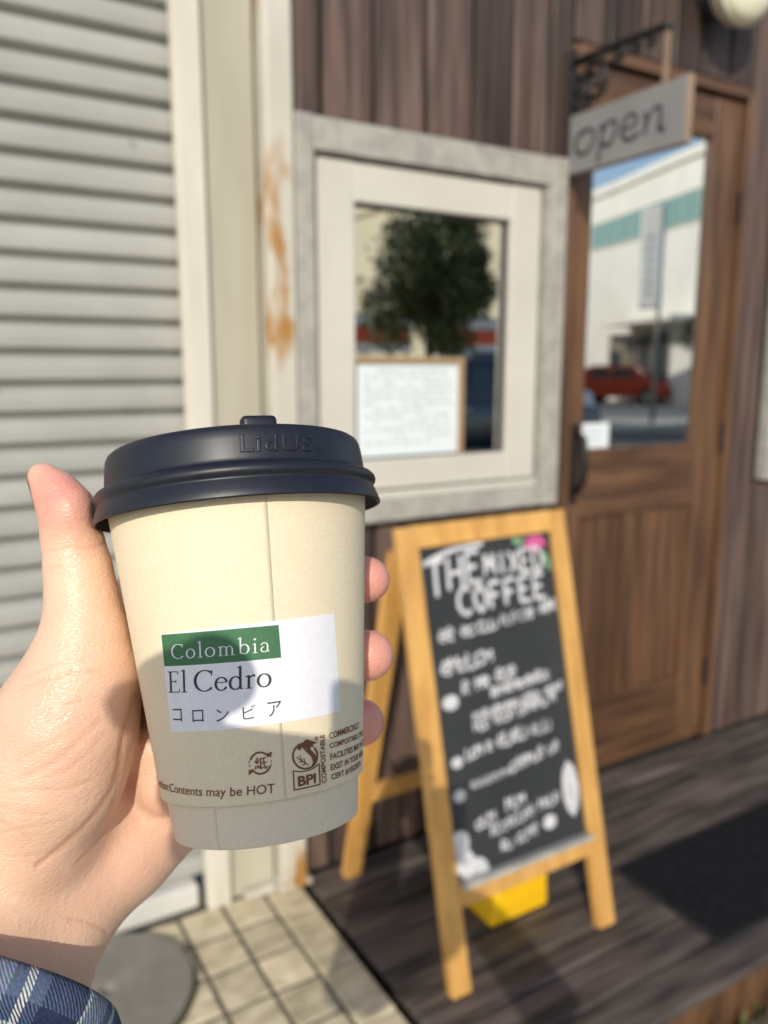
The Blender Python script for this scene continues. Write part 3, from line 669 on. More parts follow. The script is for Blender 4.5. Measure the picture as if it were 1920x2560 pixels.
def quad_map(q, Rf=Rbody, conv=R8):
    c = [cup_hit(*conv(*p), Rf) for p in q]                  # TL TR BR BL
    def f(u, v, dr):
        top = np.array(c[0])*(1-u)+np.array(c[1])*u; bot = np.array(c[3])*(1-u)+np.array(c[2])*u
        ph, h = bot*(1-v)+top*v; return cupP(ph, h, Rf(h)+dr)
    return f
def put_bm(name, bm, f, bbox, mat, parent, dr, zs=0):
    x0, x1, y0, y1 = bbox
    V = [f((v.co.x-x0)/(x1-x0), (v.co.y-y0)/(y1-y0), dr+v.co.z*zs) for v in bm.verts]; bm.verts.index_update()
    Fc = [[v.index for v in fa.verts] for fa in bm.faces]; bm.free()
    return cmk(name, V, Fc, mat, parent, False)
def bb(bm):
    xs = [v.co.x for v in bm.verts]; ys = [v.co.y for v in bm.verts]; return min(xs), max(xs), min(ys), max(ys)
def put_text(name, body, q, mat, parent, dr=.16, bold=.0, conv=R8, Rf=Rbody, extrude=0, bevel=0, zs=0, space=1.0):
    bm = text_geo(body, bold, extrude, bevel, space=space); refine(bm, .25) if not extrude else None
    return put_bm(name, bm, quad_map(q, Rf, conv), bb(bm), mat, parent, dr, zs)
def patch(name, q, mat, parent, dr, nu=32, nv=8, edge=True):
    f = quad_map(q); V = []; Fc = []
    for j in range(nv+1):
        for i in range(nu+1): V.append(f(i/nu, j/nv, dr))
    for j in range(nv):
        for i in range(nu): a = j*(nu+1)+i; Fc.append((a, a+1, a+nu+2, a+nu+1))
    if edge:                                              # paper thickness: skirt down to the wall
        ring = [i for i in range(nu+1)]+[j*(nu+1)+nu for j in range(1, nv+1)]+[nv*(nu+1)+i for i in range(nu-1, -1, -1)]+[j*(nu+1) for j in range(nv-1, 0, -1)]
        k = len(V)
        for r in ring:
            j, i = divmod(r, nu+1); V.append(f(i/nu, j/nv, -.02))
        for a in range(len(ring)): b = (a+1) % len(ring); Fc.append((ring[a], k+a, k+b, ring[b]))
    return cmk(name, V, Fc, mat, parent, False)
LQ = [(148, 235), (1338, 93), (1385, 768), (218, 910)]
label = patch('label_sticker', LQ, m_label, cup, .12)
patch('green_band', [(151, 240), (957, 172), (975, 398), (172, 458)], m_lgreen, label, .15, 24, 6, False)
# old-style serif letters drawn as pen strokes: (points, widths)
def ell(cx, cy, rx, ry, a0, a1, wt, wk, n=22):
    P = []; W = []
    for i in range(n+1):
        a = math.radians(a0+(a1-a0)*i/n); P.append((cx+rx*math.cos(a), cy+ry*math.sin(a))); W.append(wt+(wk-wt)*abs(math.cos(a))**1.5)
    return P, W
def ln_(a, b, w, w2=None): return [a, b], [w, w if w2 is None else w2]
SER = {
 'C': (.92, [ell(.50, .50, .44, .48, 48, 318, .04, .115), ln_((.82, .72), (.82, .97), .035, .06)]),
 'o': (.66, [ell(.31, .31, .255, .295, 0, 360, .045, .095)]),
 'l': (.32, [ln_((.15, .02), (.15, 1.06), .088), ln_((.02, .017), (.29, .017), .034), ln_((.0, .985), (.16, 1.05), .03, .05)]),
 'i': (.32, [ln_((.15, .02), (.15, .60), .088), ln_((.02, .017), (.29, .017), .034), ln_((.0, .535), (.16, .60), .03, .05), ell(.15, .86, .035, .035, 0, 360, .07, .07, 10)]),
 'm': (1.04, [ln_((.15, .02), (.15, .60), .085), ln_((.02, .017), (.28, .017), .034), ln_((.0, .535), (.16, .60), .03, .05),
              ell(.32, .40, .165, .19, 165, 20, .045, .06), ln_((.485, .02), (.485, .45), .085), ln_((.37, .017), (.60, .017), .034),
              ell(.65, .40, .165, .19, 165, 20, .045, .06), ln_((.82, .02), (.82, .45), .085), ln_((.71, .017), (.96, .017), .034)]),
 'b': (.68, [ln_((.13, .03), (.13, 1.06), .085), ln_((-.02, .985), (.14, 1.05), .03, .05), ell(.345, .31, .235, .295, -170, 170, .045, .095)]),
 'a': (.58, [ell(.24, .40, .185, .19, 160, 0, .05, .08), ln_((.425, .10), (.425, .42), .085), ell(.245, .185, .18, .165, 95, 350, .045, .085), ([(.425, .12), (.46, .03), (.55, .05)], [.07, .05, .02])]),
 'E': (.74, [ln_((.17, .02), (.17, .98), .10), ln_((.02, .017), (.62, .017), .036), ln_((.02, .983), (.58, .983), .036), ln_((.17, .52), (.47, .52), .038), ln_((.585, .86), (.585, .99), .05, .03), ln_((.635, .01), (.66, .17), .05, .03), ln_((.475, .44), (.475, .60), .035)]),
 'e': (.58, [ell(.30, .31, .245, .295, 15, 330, .045, .095), ln_((.09, .375), (.535, .375), .036)]),
 'd': (.68, [ell(.30, .30, .235, .29, 20, 340, .045, .095), ln_((.50, .03), (.50, 1.06), .085), ln_((.37, .985), (.51, 1.05), .03, .05), ([(.50, .06), (.55, .02), (.65, .06)], [.06, .04, .02])]),
 'r': (.46, [ln_((.15, .02), (.15, .60), .088), ln_((.02, .017), (.30, .017), .034), ln_((.0, .535), (.16, .60), .03, .05), ([(.16, .44), (.25, .56), (.35, .585), (.42, .56)], [.03, .05, .075, .085])]),
 ' ': (.28, [])}
def serif(text, track=.0, wk=1.0):
    V = []; Fc = []; x = 0; z = 0
    for ch in text:
        adv, st_ = SER[ch]
        for P, W in st_:
            m = len(P)
            if m == 2:
                P = [np.array(P[0])+(np.array(P[1])-np.array(P[0]))*t for t in np.linspace(0, 1, 6)]; W = list(np.linspace(W[0], W[1], 6)); m = 6
            P = [np.array(p) for p in P]; k = len(V); z += 1
            for i in range(m):
                t = P[min(i+1, m-1)]-P[max(i-1, 0)]
                if m > 8 and np.linalg.norm(P[0]-P[-1]) < 1e-6 and i in (0, m-1): t = P[1]-P[-2]
                t = t/(np.linalg.norm(t)+1e-9); nn = np.array([-t[1], t[0]])*W[i]*wk/2
                V += [(x+P[i][0]+nn[0], P[i][1]+nn[1], z), (x+P[i][0]-nn[0], P[i][1]-nn[1], z)]
            for i in range(m-1): Fc.append((k+2*i, k+2*i+1, k+2*i+3, k+2*i+2))
        x += adv+track
    return V, Fc
def put_serif(name, text, q, mat, parent, dr, track, wk=1.0):
    V, Fc = serif(text, track, wk); xs = [v[0] for v in V]; x0, x1 = min(xs), max(xs); f = quad_map(q)
    return cmk(name, [f((v[0]-x0)/(x1-x0), v[1]/1.06, dr+v[2]*.0006) for v in V], Fc, mat, parent, False)
put_serif('serif_lettering', 'Colombia', [(215, 301), (895, 239), (897, 357), (222, 409)], m_lwhite, label, .185, .11)
put_serif('serif_lettering', 'El Cedro', [(195, 486), (908, 436), (910, 597), (203, 639)], m_lblack, label, .16, .02, 1.25)
for ch, q in (('コ', [(228, 752), (290, 750), (294, 838), (232, 836)]), ('ロ', [(363, 760), (440, 757), (443, 841), (366, 844)]), ('ン', [(526, 757), (614, 746), (618, 832), (530, 841)]),
              ('ビ', [(708, 735), (795, 720), (800, 817), (712, 828)]), ('ア', [(880, 708), (974, 694), (978, 796), (886, 808)])):
    put_text('katakana_character', ch, q, m_lblack, label, .17)
# brown print directly on the wall
prn = put_text('recycling_character', '紙', [(790, 1088), (876, 1080), (880, 1168), (792, 1175)], m_brown, wall, .14, .012)
def ring_pts(cx, cy, rx, ry, a0, a1, n): return [(cx+rx*math.cos(math.radians(a0+(a1-a0)*i/n)), cy-ry*math.sin(math.radians(a0+(a1-a0)*i/n))) for i in range(n+1)]
def px_poly(name, strokes, mat, parent, dr=.14):
    """strokes in crop pixels: closed polygons or (points, width) ribbons, laid on the cup wall"""
    V = []; Fc = []
    for s_i, s in enumerate(strokes):
        if isinstance(s, tuple):
            pts, wd = s; v, f = ribbon(pts, wd, wd, 3); k = len(V)
        else: v = [np.array(p) for p in s]; f = [tuple(range(len(v)))]; k = len(V)
        for p in v:
            ph, h = cup_hit(*R8(p[0], p[1])); V.append(cupP(ph, h, Rbody(h)+dr+s_i*.0006))
        Fc += [tuple(a+k for a in q) for q in f]
    return cmk(name, V, Fc, mat, parent, False)
px_poly('recycling_arrows', [(ring_pts(831, 1127, 70, 74, 35, 165, 10), 13), (ring_pts(831, 1127, 70, 74, 215, 345, 10), 13), [(875, 1062), (912, 1048), (905, 1088)], [(752, 1172), (790, 1180), (752, 1212)],
     (ring_pts(831, 1127, 76, 80, -18, -2, 3), 5), (ring_pts(831, 1127, 76, 80, 4, 16, 3), 5), (ring_pts(831, 1127, 76, 80, 168, 182, 3), 5), (ring_pts(831, 1127, 76, 80, 188, 200, 3), 5)], m_brown, wall)
# caution line, running on round the left side
bm = text_geo('Caution:Contents may be HOT', .004); b1 = text_geo('Caution:', .004); b2 = bb(b1); b1.free(); refine(bm, .25); b3 = bb(bm)
put_bm('caution_lettering', bm, quad_map([(205, 1263), (933, 1266), (933, 1332), (207, 1322)]), (b2[1]+.06, b3[1], -.01, .70), m_brown, wall, .14)
# compost mark
px_poly('compost_emblem', [(ring_pts(1140, 1078, 84, 88, 60, 400, 18), 13), [(1092, 1010), (1150, 962), (1225, 985), (1190, 1000), (1205, 1018), (1175, 1014), (1180, 1035), (1150, 1022), (1140, 1042), (1120, 1018), (1105, 1040), (1085, 1030)],
     [(1140, 1042), (1160, 1022), (1195, 1050), (1222, 1085), (1212, 1130), (1180, 1158), (1195, 1120), (1185, 1085)],
     ([(1080, 1085), (1120, 1115), (1165, 1140)], 7), ([(1102, 1072), (1118, 1112)], 6), ([(1130, 1092), (1140, 1125)], 6), ([(1095, 1120), (1125, 1118)], 6), ([(1118, 1142), (1148, 1132)], 6)], m_brown, wall)
px_poly('emblem_frame', [([(1058, 1180), (1066, 1318)], 9), ([(1066, 1314), (1150, 1296), (1243, 1274)], 9), ([(1243, 1276), (1236, 1130)], 9), ([(1058, 1182), (1110, 1186), (1160, 1178), (1205, 1158), (1236, 1130)], 8)], m_brown, wall)
put_text('emblem_letters', 'BPI', [(1088, 1220), (1213, 1194), (1215, 1264), (1092, 1290)], m_brown, wall, .145, .035)
put_text('compostable_lettering', 'COMPOSTABLE', [(1254, 1268), (1240, 935), (1272, 928), (1289, 1260)], m_brown, wall, .145, .02)
put_text('registered_mark', '®', [(1206, 945), (1230, 940), (1230, 968), (1206, 973)], m_brown, wall, .145, .01)
for t_, q in (('COMMERCIALLY', [(1305, 918), (1512, 838), (1512, 882), (1308, 962)]), ('COMPOSTABLE ONLY,', [(1308, 990), (1540, 892), (1540, 934), (1312, 1034)]), ('FACILITIES MAY NOT', [(1312, 1064), (1540, 960), (1540, 1002), (1315, 1106)]),
              ('EXIST IN YOUR AREA.', [(1315, 1137), (1538, 1029), (1538, 1070), (1318, 1180)]), ('CERT #10529379', [(1318, 1206), (1522, 1108), (1522, 1152), (1322, 1248)])):
    put_text('compost_notice_line', t_, q, m_brown, wall, .145, .018)
# raised lettering on the lid
RL = lambda x, y: (230+x*.44, 1020+y*.44)
put_text('raised_lettering', 'LidUS', [(838, 150), (1252, 158), (1255, 250), (842, 254)], m_lid, lid, -.02, -.012, RL, Rlid, .012, .035, 9.0, 1.12)
put_text('registered_mark', '®', [(1268, 222), (1300, 222), (1300, 246), (1268, 246)], m_lid, lid, .02, -.02, RL, Rlid, .004, .01, 6.0)

# ================================================================== hand, arm, phone and the person holding them
def rcone(P, a, b, ra, rb):
    a = np.asarray(a, np.float32); b = np.asarray(b, np.float32); ba = b-a; L2 = float(ba@ba)
    q = P-a; t = np.clip((q@ba)/L2, 0, 1); d = q-t[..., None]*ba
    return np.sqrt((d*d).sum(-1))-(ra+(rb-ra)*t)
def ellips(P, c, r, ax=None):
    q = P-np.asarray(c, np.float32)
    if ax is not None: q = q@np.asarray(ax, np.float32).T
    r = np.asarray(r, np.float32); k0 = np.sqrt(((q/r)**2).sum(-1)); k1 = np.sqrt(((q/(r*r))**2).sum(-1))
    return k0*(k0-1)/(k1+1e-6)
def smin(a, b, k):
    h = np.clip(.5+.5*(b-a)/k, 0, 1); return b*(1-h)+a*h-k*h*(1-h)
def smax(a, b, k): return -smin(-a, -b, k)
def surface_nets(f, lo, hi, h):
    lo = np.array(lo, np.float32); n = [int(math.ceil((hi[i]-lo[i])/h))+1 for i in range(3)]
    ax = [lo[i]+h*np.arange(n[i], dtype=np.float32) for i in range(3)]
    Vv = np.empty(n, np.float32)
    for i0 in range(0, n[0], 24):
        g = np.stack(np.meshgrid(ax[0][i0:i0+24], ax[1], ax[2], indexing='ij'), -1); Vv[i0:i0+24] = f(g)
    s = Vv < 0; sl = lambda A, d: A[d[0]:n[0]-1+d[0], d[1]:n[1]-1+d[1], d[2]:n[2]-1+d[2]]
    cor = [(a, b, c) for a in (0, 1) for b in (0, 1) for c in (0, 1)]
    cnt = sum(sl(s, d).astype(np.int8) for d in cor); act = (cnt > 0) & (cnt < 8)
    idx = -np.ones(act.shape, np.int64); idx[act] = np.arange(act.sum())
    acc = np.zeros((act.sum(), 3)); num = np.zeros(act.sum())
    for d in cor:
        for k in range(3):
            if d[k]: continue
            e = list(d); e[k] = 1; a = sl(Vv, d)[act]; b = sl(Vv, e)[act]; m = (a < 0) != (b < 0)
            t = np.where(m, a/(a-b+1e-12), 0); p = np.tile(np.array(d, float), (len(a), 1)); p[:, k] += t
            acc[m] += p[m]; num[m] += 1
    pos = lo+h*(np.argwhere(act)+acc/num[:, None])
    Fq = []
    for k in range(3):
        a = [slice(1, -1)]*3; b = [slice(1, -1)]*3
        a[k] = slice(0, -1); b[k] = slice(1, None); i1, i2 = [(1, 2), (2, 0), (0, 1)][k]
        A = s[tuple(a)]; B = s[tuple(b)]; ch = np.argwhere(A != B); fl = A[A != B]
        ch = ch + np.array([0 if j == k else 1 for j in range(3)])
        def cell(d1, d2):
            c = ch.copy(); c[:, i1] -= d1; c[:, i2] -= d2; return idx[c[:, 0], c[:, 1], c[:, 2]]
        q = np.stack([cell(1, 1), cell(0, 1), cell(0, 0), cell(1, 0)], 1); q[~fl] = q[~fl][:, ::-1]
        Fq.append(q[(q >= 0).all(1)])
    return pos, np.concatenate(Fq)
def relax(V, Fq, it=2, lam=.5):
    for _ in range(it):
        s = np.zeros_like(V); c = np.zeros(len(V))
        for a, b in ((0, 1), (1, 2), (2, 3), (3, 0)):
            np.add.at(s, Fq[:, a], V[Fq[:, b]]); np.add.at(c, Fq[:, a], 1); np.add.at(s, Fq[:, b], V[Fq[:, a]]); np.add.at(c, Fq[:, b], 1)
        V = V+lam*(s/c[:, None]-V)
    return V
def vnormals(V, Fq):
    n = np.cross(V[Fq[:, 2]]-V[Fq[:, 0]], V[Fq[:, 3]]-V[Fq[:, 1]]); N = np.zeros_like(V)
    for k in range(4): np.add.at(N, Fq[:, k], n)
    return N/(np.linalg.norm(N, axis=1, keepdims=True)+1e-9)

# --- left hand in camera millimetres
def cup_sdf(P):
    q = P-CC.astype(np.float32); h = q@CA.astype(np.float32); rad = np.sqrt(np.maximum((q*q).sum(-1)-h*h, 0))
    body = np.maximum(np.maximum((rad-(RB0+(RB1-RB0)*h/HB1)), h-86), -h)
    low = np.maximum(np.maximum(rad-29.9, h-1), -12.7-h)
    fl = np.maximum(rad-46.0, np.abs(h-89)-4.9)
    return np.minimum(np.minimum(body, low), fl)
def fing(tip_px, r, dist_r):
    """fingertip centre: on the photo's line of sight, touching the cup from behind"""
    d = PX(*tip_px, 1.0)
    for z in np.arange(262, 330, .25):
        p = d*z; q = p-CC; h = q@CA; rad = np.linalg.norm(q-CA*h)
        if (q@E2) < 0 and rad > Rbody(h)+dist_r: return p, h, math.atan2(q@E2, q@E1)
FT = [((917, 1449), 8.3, 62), ((921, 1638), 8.9, 0), ((902, 1806), 8.3, 0)]
chains = []
for k, (px, r, _) in enumerate(FT):
    p, h, ph = fing(px, r, r-.8); ph = -ph                     # angle behind the cup, from the right
    dh = [1.5, -1.0, -2.5][k]; L = [(38, 33, 26), (42, 35, 27), (38, 33, 26)][k]
    pts = [(p, r)]; a = ph
    for j, (deg, rr) in enumerate(((28, r+.6), (33, r+1.1), (46, r+2.6))):
        a2 = a+math.radians(deg); hh = h+dh*(j+1)*(1 if j < 2 else 1.5)
        pts.append((cupP(-a2, hh, Rbody(hh)+rr-.4+(2.5 if j == 2 else 0)), rr)); a = a2
    chains.append(pts)
h4 = 12.0                                                       # little finger, hidden behind the cup
chains.append([(cupP(-math.radians(d), h4+dd, Rbody(h4)+6.5+e), rr) for d, dd, e, rr in ((62, 0, 0, 6.8), (86, 0, .5, 7.3), (112, 0, 1, 7.8), (150, -2, 4, 9.5))])
thumb = [(PX(108, 1192, 261), 4.9), (PX(141, 1232, 260), 7.0), (PX(165, 1284, 260), 8.15), (PX(181, 1345, 261), 9.3), (PX(196, 1425, 261), 10.3), (PX(206, 1500, 260), 11.2), (PX(213, 1585, 259), 13.4), (PX(205, 1690, 259), 17.5)]
thenar = [(PX(205, 1690, 259), 17.5), (PX(168, 1800, 259), 21.5), (PX(128, 1920, 260), 22.5), (PX(85, 2060, 264), 22)]
wr = PX(168, 2228, 276); wl2 = PX(60, 2120, 272)
ELB = np.array([-172., -352., 38.])
fdir = (ELB-(wr+wl2)/2); fdir /= np.linalg.norm(fdir)
palm = [(PX(430, 1760, 306), 13, PX(425, 2010, 296), 15.5), (PX(425, 2010, 296), 15.5, PX(300, 2115, 287), 18), (PX(300, 2115, 287), 18, wr, 18.3), (PX(85, 2060, 266), 21, wl2, 19.5),
        (PX(215, 1980, 283), 17, PX(330, 1880, 298), 13), (PX(215, 1980, 283), 17, PX(120, 2150, 274), 19), (PX(330, 1880, 298), 13, PX(420, 1760, 306), 12), (PX(230, 1640, 270), 12, PX(340, 1660, 300), 11)]
wr2, wl3 = wr+fdir*60, wl2+fdir*60
fore = [(wr, 18.3, wr2, 20.5), (wl2, 19.5, wl3, 22), (wr2, 20.5, ELB, 33), (wl3, 22, ELB, 33)]
def hand_sdf(P):
    d = None
    for a, ra, b, rb in palm+fore:
        e = rcone(P, a, b, ra, rb); d = e if d is None else smin(d, e, 9)
    t = None
    for (a, ra), (b, rb) in zip(thenar[:-1], thenar[1:]):
        e = rcone(P, a, b, ra, rb); t = e if t is None else smin(t, e, 6)
    d = smin(d, t, 5)
    t = None
    for (a, ra), (b, rb) in zip(thumb[:-1], thumb[1:]):
        e = rcone(P, a, b, ra, rb); t = e if t is None else smin(t, e, 2.5)
    t = smin(t, ellips(P, PX(182, 1278, 257.5), (6.2, 7.5, 7.2)), 5)       # thumb pad
    d = smin(d, t, 5)
    for ch in chains:
        t = None
        for (a, ra), (b, rb) in zip(ch[:-1], ch[1:]):
            e = rcone(P, a, b, ra, rb); t = e if t is None else smin(t, e, 2.5)
        m = ch[-1]; t = smin(t, rcone(P, m[0], PX(330, 1950, 296), m[1], 13), 6)
        d = smin(d, t, 3.5)
    return smax(d, -cup_sdf(P)-.15, 1.2)
HV, HF = surface_nets(hand_sdf, (-172, -215, 228), (10, 28, 326), 1.25)
HV = relax(HV, HF, 3, .45)
# one subdivision so creases have room
def subdiv(V, Fq):
    e = np.concatenate([np.sort(Fq[:, [a, b]], 1) for a, b in ((0, 1), (1, 2), (2, 3), (3, 0))]); u, inv = np.unique(e, axis=0, return_inverse=True); inv = inv.reshape(-1)
    n = len(V); m = len(Fq); mid = (V[u[:, 0]]+V[u[:, 1]])/2; cen = V[Fq].mean(1); E_ = [n+inv[k*m:(k+1)*m] for k in range(4)]; c = n+len(u)+np.arange(m)
    Q = np.concatenate([np.stack([Fq[:, 0], E_[0], c, E_[3]], 1), np.stack([Fq[:, 1], E_[1], c, E_[0]], 1), np.stack([Fq[:, 2], E_[2], c, E_[1]], 1), np.stack([Fq[:, 3], E_[3], c, E_[2]], 1)])
    return np.concatenate([V, mid, cen]), Q
HV, HF = subdiv(HV, HF); HV = relax(HV, HF, 2, .5)
HN = vnormals(HV, HF)
pxv = np.stack([960+FPX*HV[:, 0]/HV[:, 2], 1280-FPX*HV[:, 1]/HV[:, 2]], 1); facing = HN[:, 2] < .15
def seg_d(P, pts):
    best = np.full(len(P), 1e9); pts = np.array(catmull(pts, 5))
    for a, b in zip(pts[:-1], pts[1:]):
        ab = b-a; t = np.clip(((P-a)@ab)/(ab@ab+1e-9), 0, 1); q = P-a-t[:, None]*ab; best = np.minimum(best, np.hypot(q[:, 0], q[:, 1]))
    return best
Z3 = lambda x, y: (x*.3616, 1600+y*.3616); Z2 = lambda x, y: (x*.2712, 1100+y*.2712)
creases = [([Z3(945, 380), Z3(850, 700), Z3(800, 980), Z3(640, 1230), Z3(430, 1430), Z3(260, 1560)], .75, 9),       # life line
           ([Z3(840, 640), Z3(830, 850), Z3(760, 1220), Z3(690, 1380), Z3(540, 1540)], .35, 6),
           ([Z2(600, 1000), Z2(750, 1000), Z2(880, 985), Z2(970, 950)], .45, 4), ([Z2(420, 1035), Z2(520, 1022), Z2(640, 1005)], .35, 4), ([Z2(440, 1210), Z2(500, 1170), Z2(560, 1160)], .35, 5),
           ([Z2(560, 690), Z2(620, 760), Z2(700, 830)], .2, 4), ([Z2(360, 310), Z2(380, 520), Z2(420, 720)], .25, 4),
           ([Z3(735, 2010), Z3(690, 1990), Z3(600, 1950), Z3(480, 1930)], .6, 5), ([Z3(150, 330), Z3(330, 270), Z3(520, 230), Z3(700, 215)], .4, 6), ([Z3(180, 250), Z3(400, 160), Z3(620, 130)], .3, 5),
           ([Z3(290, 480), Z3(420, 465), Z3(560, 420)], .3, 6), ([Z3(700, 560), Z3(560, 680), Z3(440, 800), Z3(300, 890), Z3(140, 960)], .34, 10), ([Z3(720, 650), Z3(600, 790), Z3(470, 890), Z3(330, 950)], .2, 8),
           ([Z3(100, 840), Z3(260, 760), Z3(420, 690), Z3(560, 590)], .2, 9), ([Z3(60, 1050), Z3(250, 1040), Z3(450, 1030), Z3(620, 980)], .3, 6), ([Z3(0, 1150), Z3(160, 1200), Z3(330, 1210)], .25, 5), ([Z3(0, 1260), Z3(140, 1330), Z3(230, 1400)], .25, 5),
           ([Z3(20, 1330), Z3(200, 1300), Z3(420, 1250)], .22, 5), ([Z3(60, 1500), Z3(300, 1480), Z3(440, 1420)], .2, 5)]
rr_ = random.Random(3)
for k in range(90):                                        # fine skin lines across thenar and heel of the palm
    x = rr_.uniform(60, 780); y = rr_.uniform(250, 1850); l = rr_.uniform(60, 190); an = rr_.uniform(-.75, -.15) if y < 1350 else rr_.uniform(-1.15, -.35)
    p0 = Z3(x, y); p1 = Z3(x+l*.5*math.cos(an)+rr_.uniform(-9, 9), y+l*.5*math.sin(an)+rr_.uniform(-9, 9)); p2 = Z3(x+l*math.cos(an), y+l*math.sin(an)); creases.append(([p0, p1, p2], rr_.uniform(.03, .08), 3.0))
disp = np.zeros(len(HV))
for pts, dep, wd in creases: disp = np.maximum(disp, dep*.62*np.exp(-(seg_d(pxv, pts)/wd)**2))
HV = HV-HN*(disp*facing)[:, None]
# natural colour differences: redder finger pads, paler heel of the hand
def near(c, r): return np.clip(1-np.linalg.norm(HV-c, axis=1)/r, 0, 1)
red = np.zeros(len(HV))
for c, r, k in [(PX(150, 1235, 256), 20, 1.1), (PX(190, 1290, 256), 16, .6)]+[(ch[0][0], 17, 1.5) for ch in chains[:3]]: red = np.maximum(red, k*near(c, r))
red += .25*near(PX(120, 1830, 245), 30)+.25*near(PX(300, 2120, 275), 40)
hand_crease = disp*facing
# --- both arms continue out of the frame, world metres
RTh = np.array([RT[0], RT[1], 0]); BKh = -np.array([math.sin(YAW), math.cos(YAW), 0])
def BW(r, b, z): return RTh*r+BKh*b+np.array([0, 0, z])       # right, behind the lens, height above the deck
elbow_w = C2W(ELB); shL = elbow_w+(BW(.03, .30, 1.17)-elbow_w)*.62
ph_c = C2W(np.array([2., -32, -9.])); elR = BW(.20, .24, .86); haR = C2W(np.array([-62., -66, -38.]))
def fingers_sdf(P):                                        # right hand gripping the phone by its left edge, millimetres
    d = rcone(P, (-80, 26, -26), (-70, -58, -34), 17, 24); d = smin(d, rcone(P, (-66, 12, -26), (-60, -50, -34), 14, 20), 8)
    for k, (y, r) in enumerate(((40, 10.5), (20, 10), (2, 9.5), (-16, 9))):
        e = rcone(P, (-95, y, -26) if k == 0 else (-88, y-6, -28), (-66, y+3-4*(k > 0), -16), r, r-.5)
        e = smin(e, rcone(P, (-66, y+3-4*(k > 0), -16), (-63, y+4, -24), r-.5, r-1), 3) if k == 0 else smin(e, rcone(P, (-66, y-1, -16), (-26, y-4, -14), r-.5, r-2), 3)
        d = smin(d, e, 3)
    e = rcone(P, (-72, -10, -36), (-48, 6, -30), 12, 10); d = smin(d, smin(e, rcone(P, (-48, 6, -30), (-20, -2, -23), 10, 8), 3), 5)
    return smin(d, rcone(P, (-64, -50, -34), fR, 23, 30), 12)
def W2C(p): q = np.asarray(p, float)-CAMP; return np.array([q@RT, q@UP, q@FW])*1000
fR = tuple(W2C(haR+(elR-haR)*.6))
lo_ = np.minimum(np.array([-125, -100, -70.]), np.array(fR)-36); hi_ = np.maximum(np.array([0, 62, 10.]), np.array(fR)+36)
V3, F3 = surface_nets(fingers_sdf, lo_, hi_, 2.8); V3 = relax(V3, F3, 2)
person = thing('person', "person's arms in blue plaid sleeves, left hand holding the paper cup", 'person', tuple(C2W(ELB)))
def skin_mat():
    m = bpy.data.materials.new('skin'); m.use_nodes = True; t = m.node_tree; n = t.nodes; L = t.links; b = n['Principled BSDF']
    b.inputs['Roughness'].default_value = .40; b.inputs['Specular IOR Level'].default_value = .5
    b.inputs['Subsurface Weight'].default_value = .42; b.inputs['Subsurface Radius'].default_value = (1.0, .36, .2); b.inputs['Subsurface Scale'].default_value = .0045
    at = n.new('ShaderNodeAttribute'); at.attribute_name = 'redness'; cr = n.new('ShaderNodeAttribute'); cr.attribute_name = 'crease'
    tc = n.new('ShaderNodeTexCoord'); no = n.new('ShaderNodeTexNoise'); no.inputs['Scale'].default_value = 110; no.inputs['Detail'].default_value = 5
    L.new(tc.outputs['Object'], no.inputs['Vector'])
    m1 = n.new('ShaderNodeMix'); m1.data_type = 'RGBA'; m1.inputs[6].default_value = (.83, .585, .415, 1); m1.inputs[7].default_value = (.79, .49, .335, 1); L.new(no.outputs[0], m1.inputs[0])
    m2 = n.new('ShaderNodeMix'); m2.data_type = 'RGBA'; L.new(at.outputs['Fac'], m2.inputs[0]); L.new(m1.outputs[2], m2.inputs[6]); m2.inputs[7].default_value = (.74, .29, .235, 1)
    m3 = n.new('ShaderNodeMix'); m3.data_type = 'RGBA'; mr = n.new('ShaderNodeMapRange'); mr.inputs[2].default_value = .6; mr.inputs[4].default_value = .45; L.new(cr.outputs['Fac'], mr.inputs[0]); L.new(mr.outputs[0], m3.inputs[0])
    L.new(m2.outputs[2], m3.inputs[6]); m3.inputs[7].default_value = (.62, .27, .16, 1); L.new(m3.outputs[2], b.inputs['Base Color'])
    vo = n.new('ShaderNodeTexVoronoi'); vo.feature = 'DISTANCE_TO_EDGE'; vo.inputs['Scale'].default_value = 820; wn = n.new('ShaderNodeMapping'); wn.inputs['Scale'].default_value = (.55, .9, 1.25); wn.inputs['Rotation'].default_value = (.3, .5, .7); L.new(tc.outputs['Object'], wn.inputs['Vector']); L.new(wn.outputs[0], vo.inputs['Vector'])
    n2 = n.new('ShaderNodeTexNoise'); n2.inputs['Scale'].default_value = 420; n2.inputs['Detail'].default_value = 6; L.new(tc.outputs['Object'], n2.inputs['Vector'])
    ma = n.new('ShaderNodeMath'); ma.operation = 'MULTIPLY_ADD'; L.new(vo.outputs['Distance'], ma.inputs[0]); ma.inputs[1].default_value = 1.1; L.new(n2.outputs[0], ma.inputs[2])
    bp = n.new('ShaderNodeBump'); bp.inputs['Strength'].default_value = .42; bp.inputs['Distance'].default_value = .0006; L.new(ma.outputs[0], bp.inputs['Height']); L.new(bp.outputs[0], b.inputs['Normal'])
    return m
m_skin = skin_mat()
body = mk('left_arm', C2W(HV), HF, m_skin, person, True)
mk('right_arm', C2W(V3), F3, m_skin, person, True)
for nm, arr in (('redness', red), ('crease', hand_crease)):
    at = body.data.attributes.new(nm, 'FLOAT', 'POINT'); full = np.zeros(len(body.data.vertices), np.float32); full[:len(HV)] = arr; at.data.foreach_set('value', full)
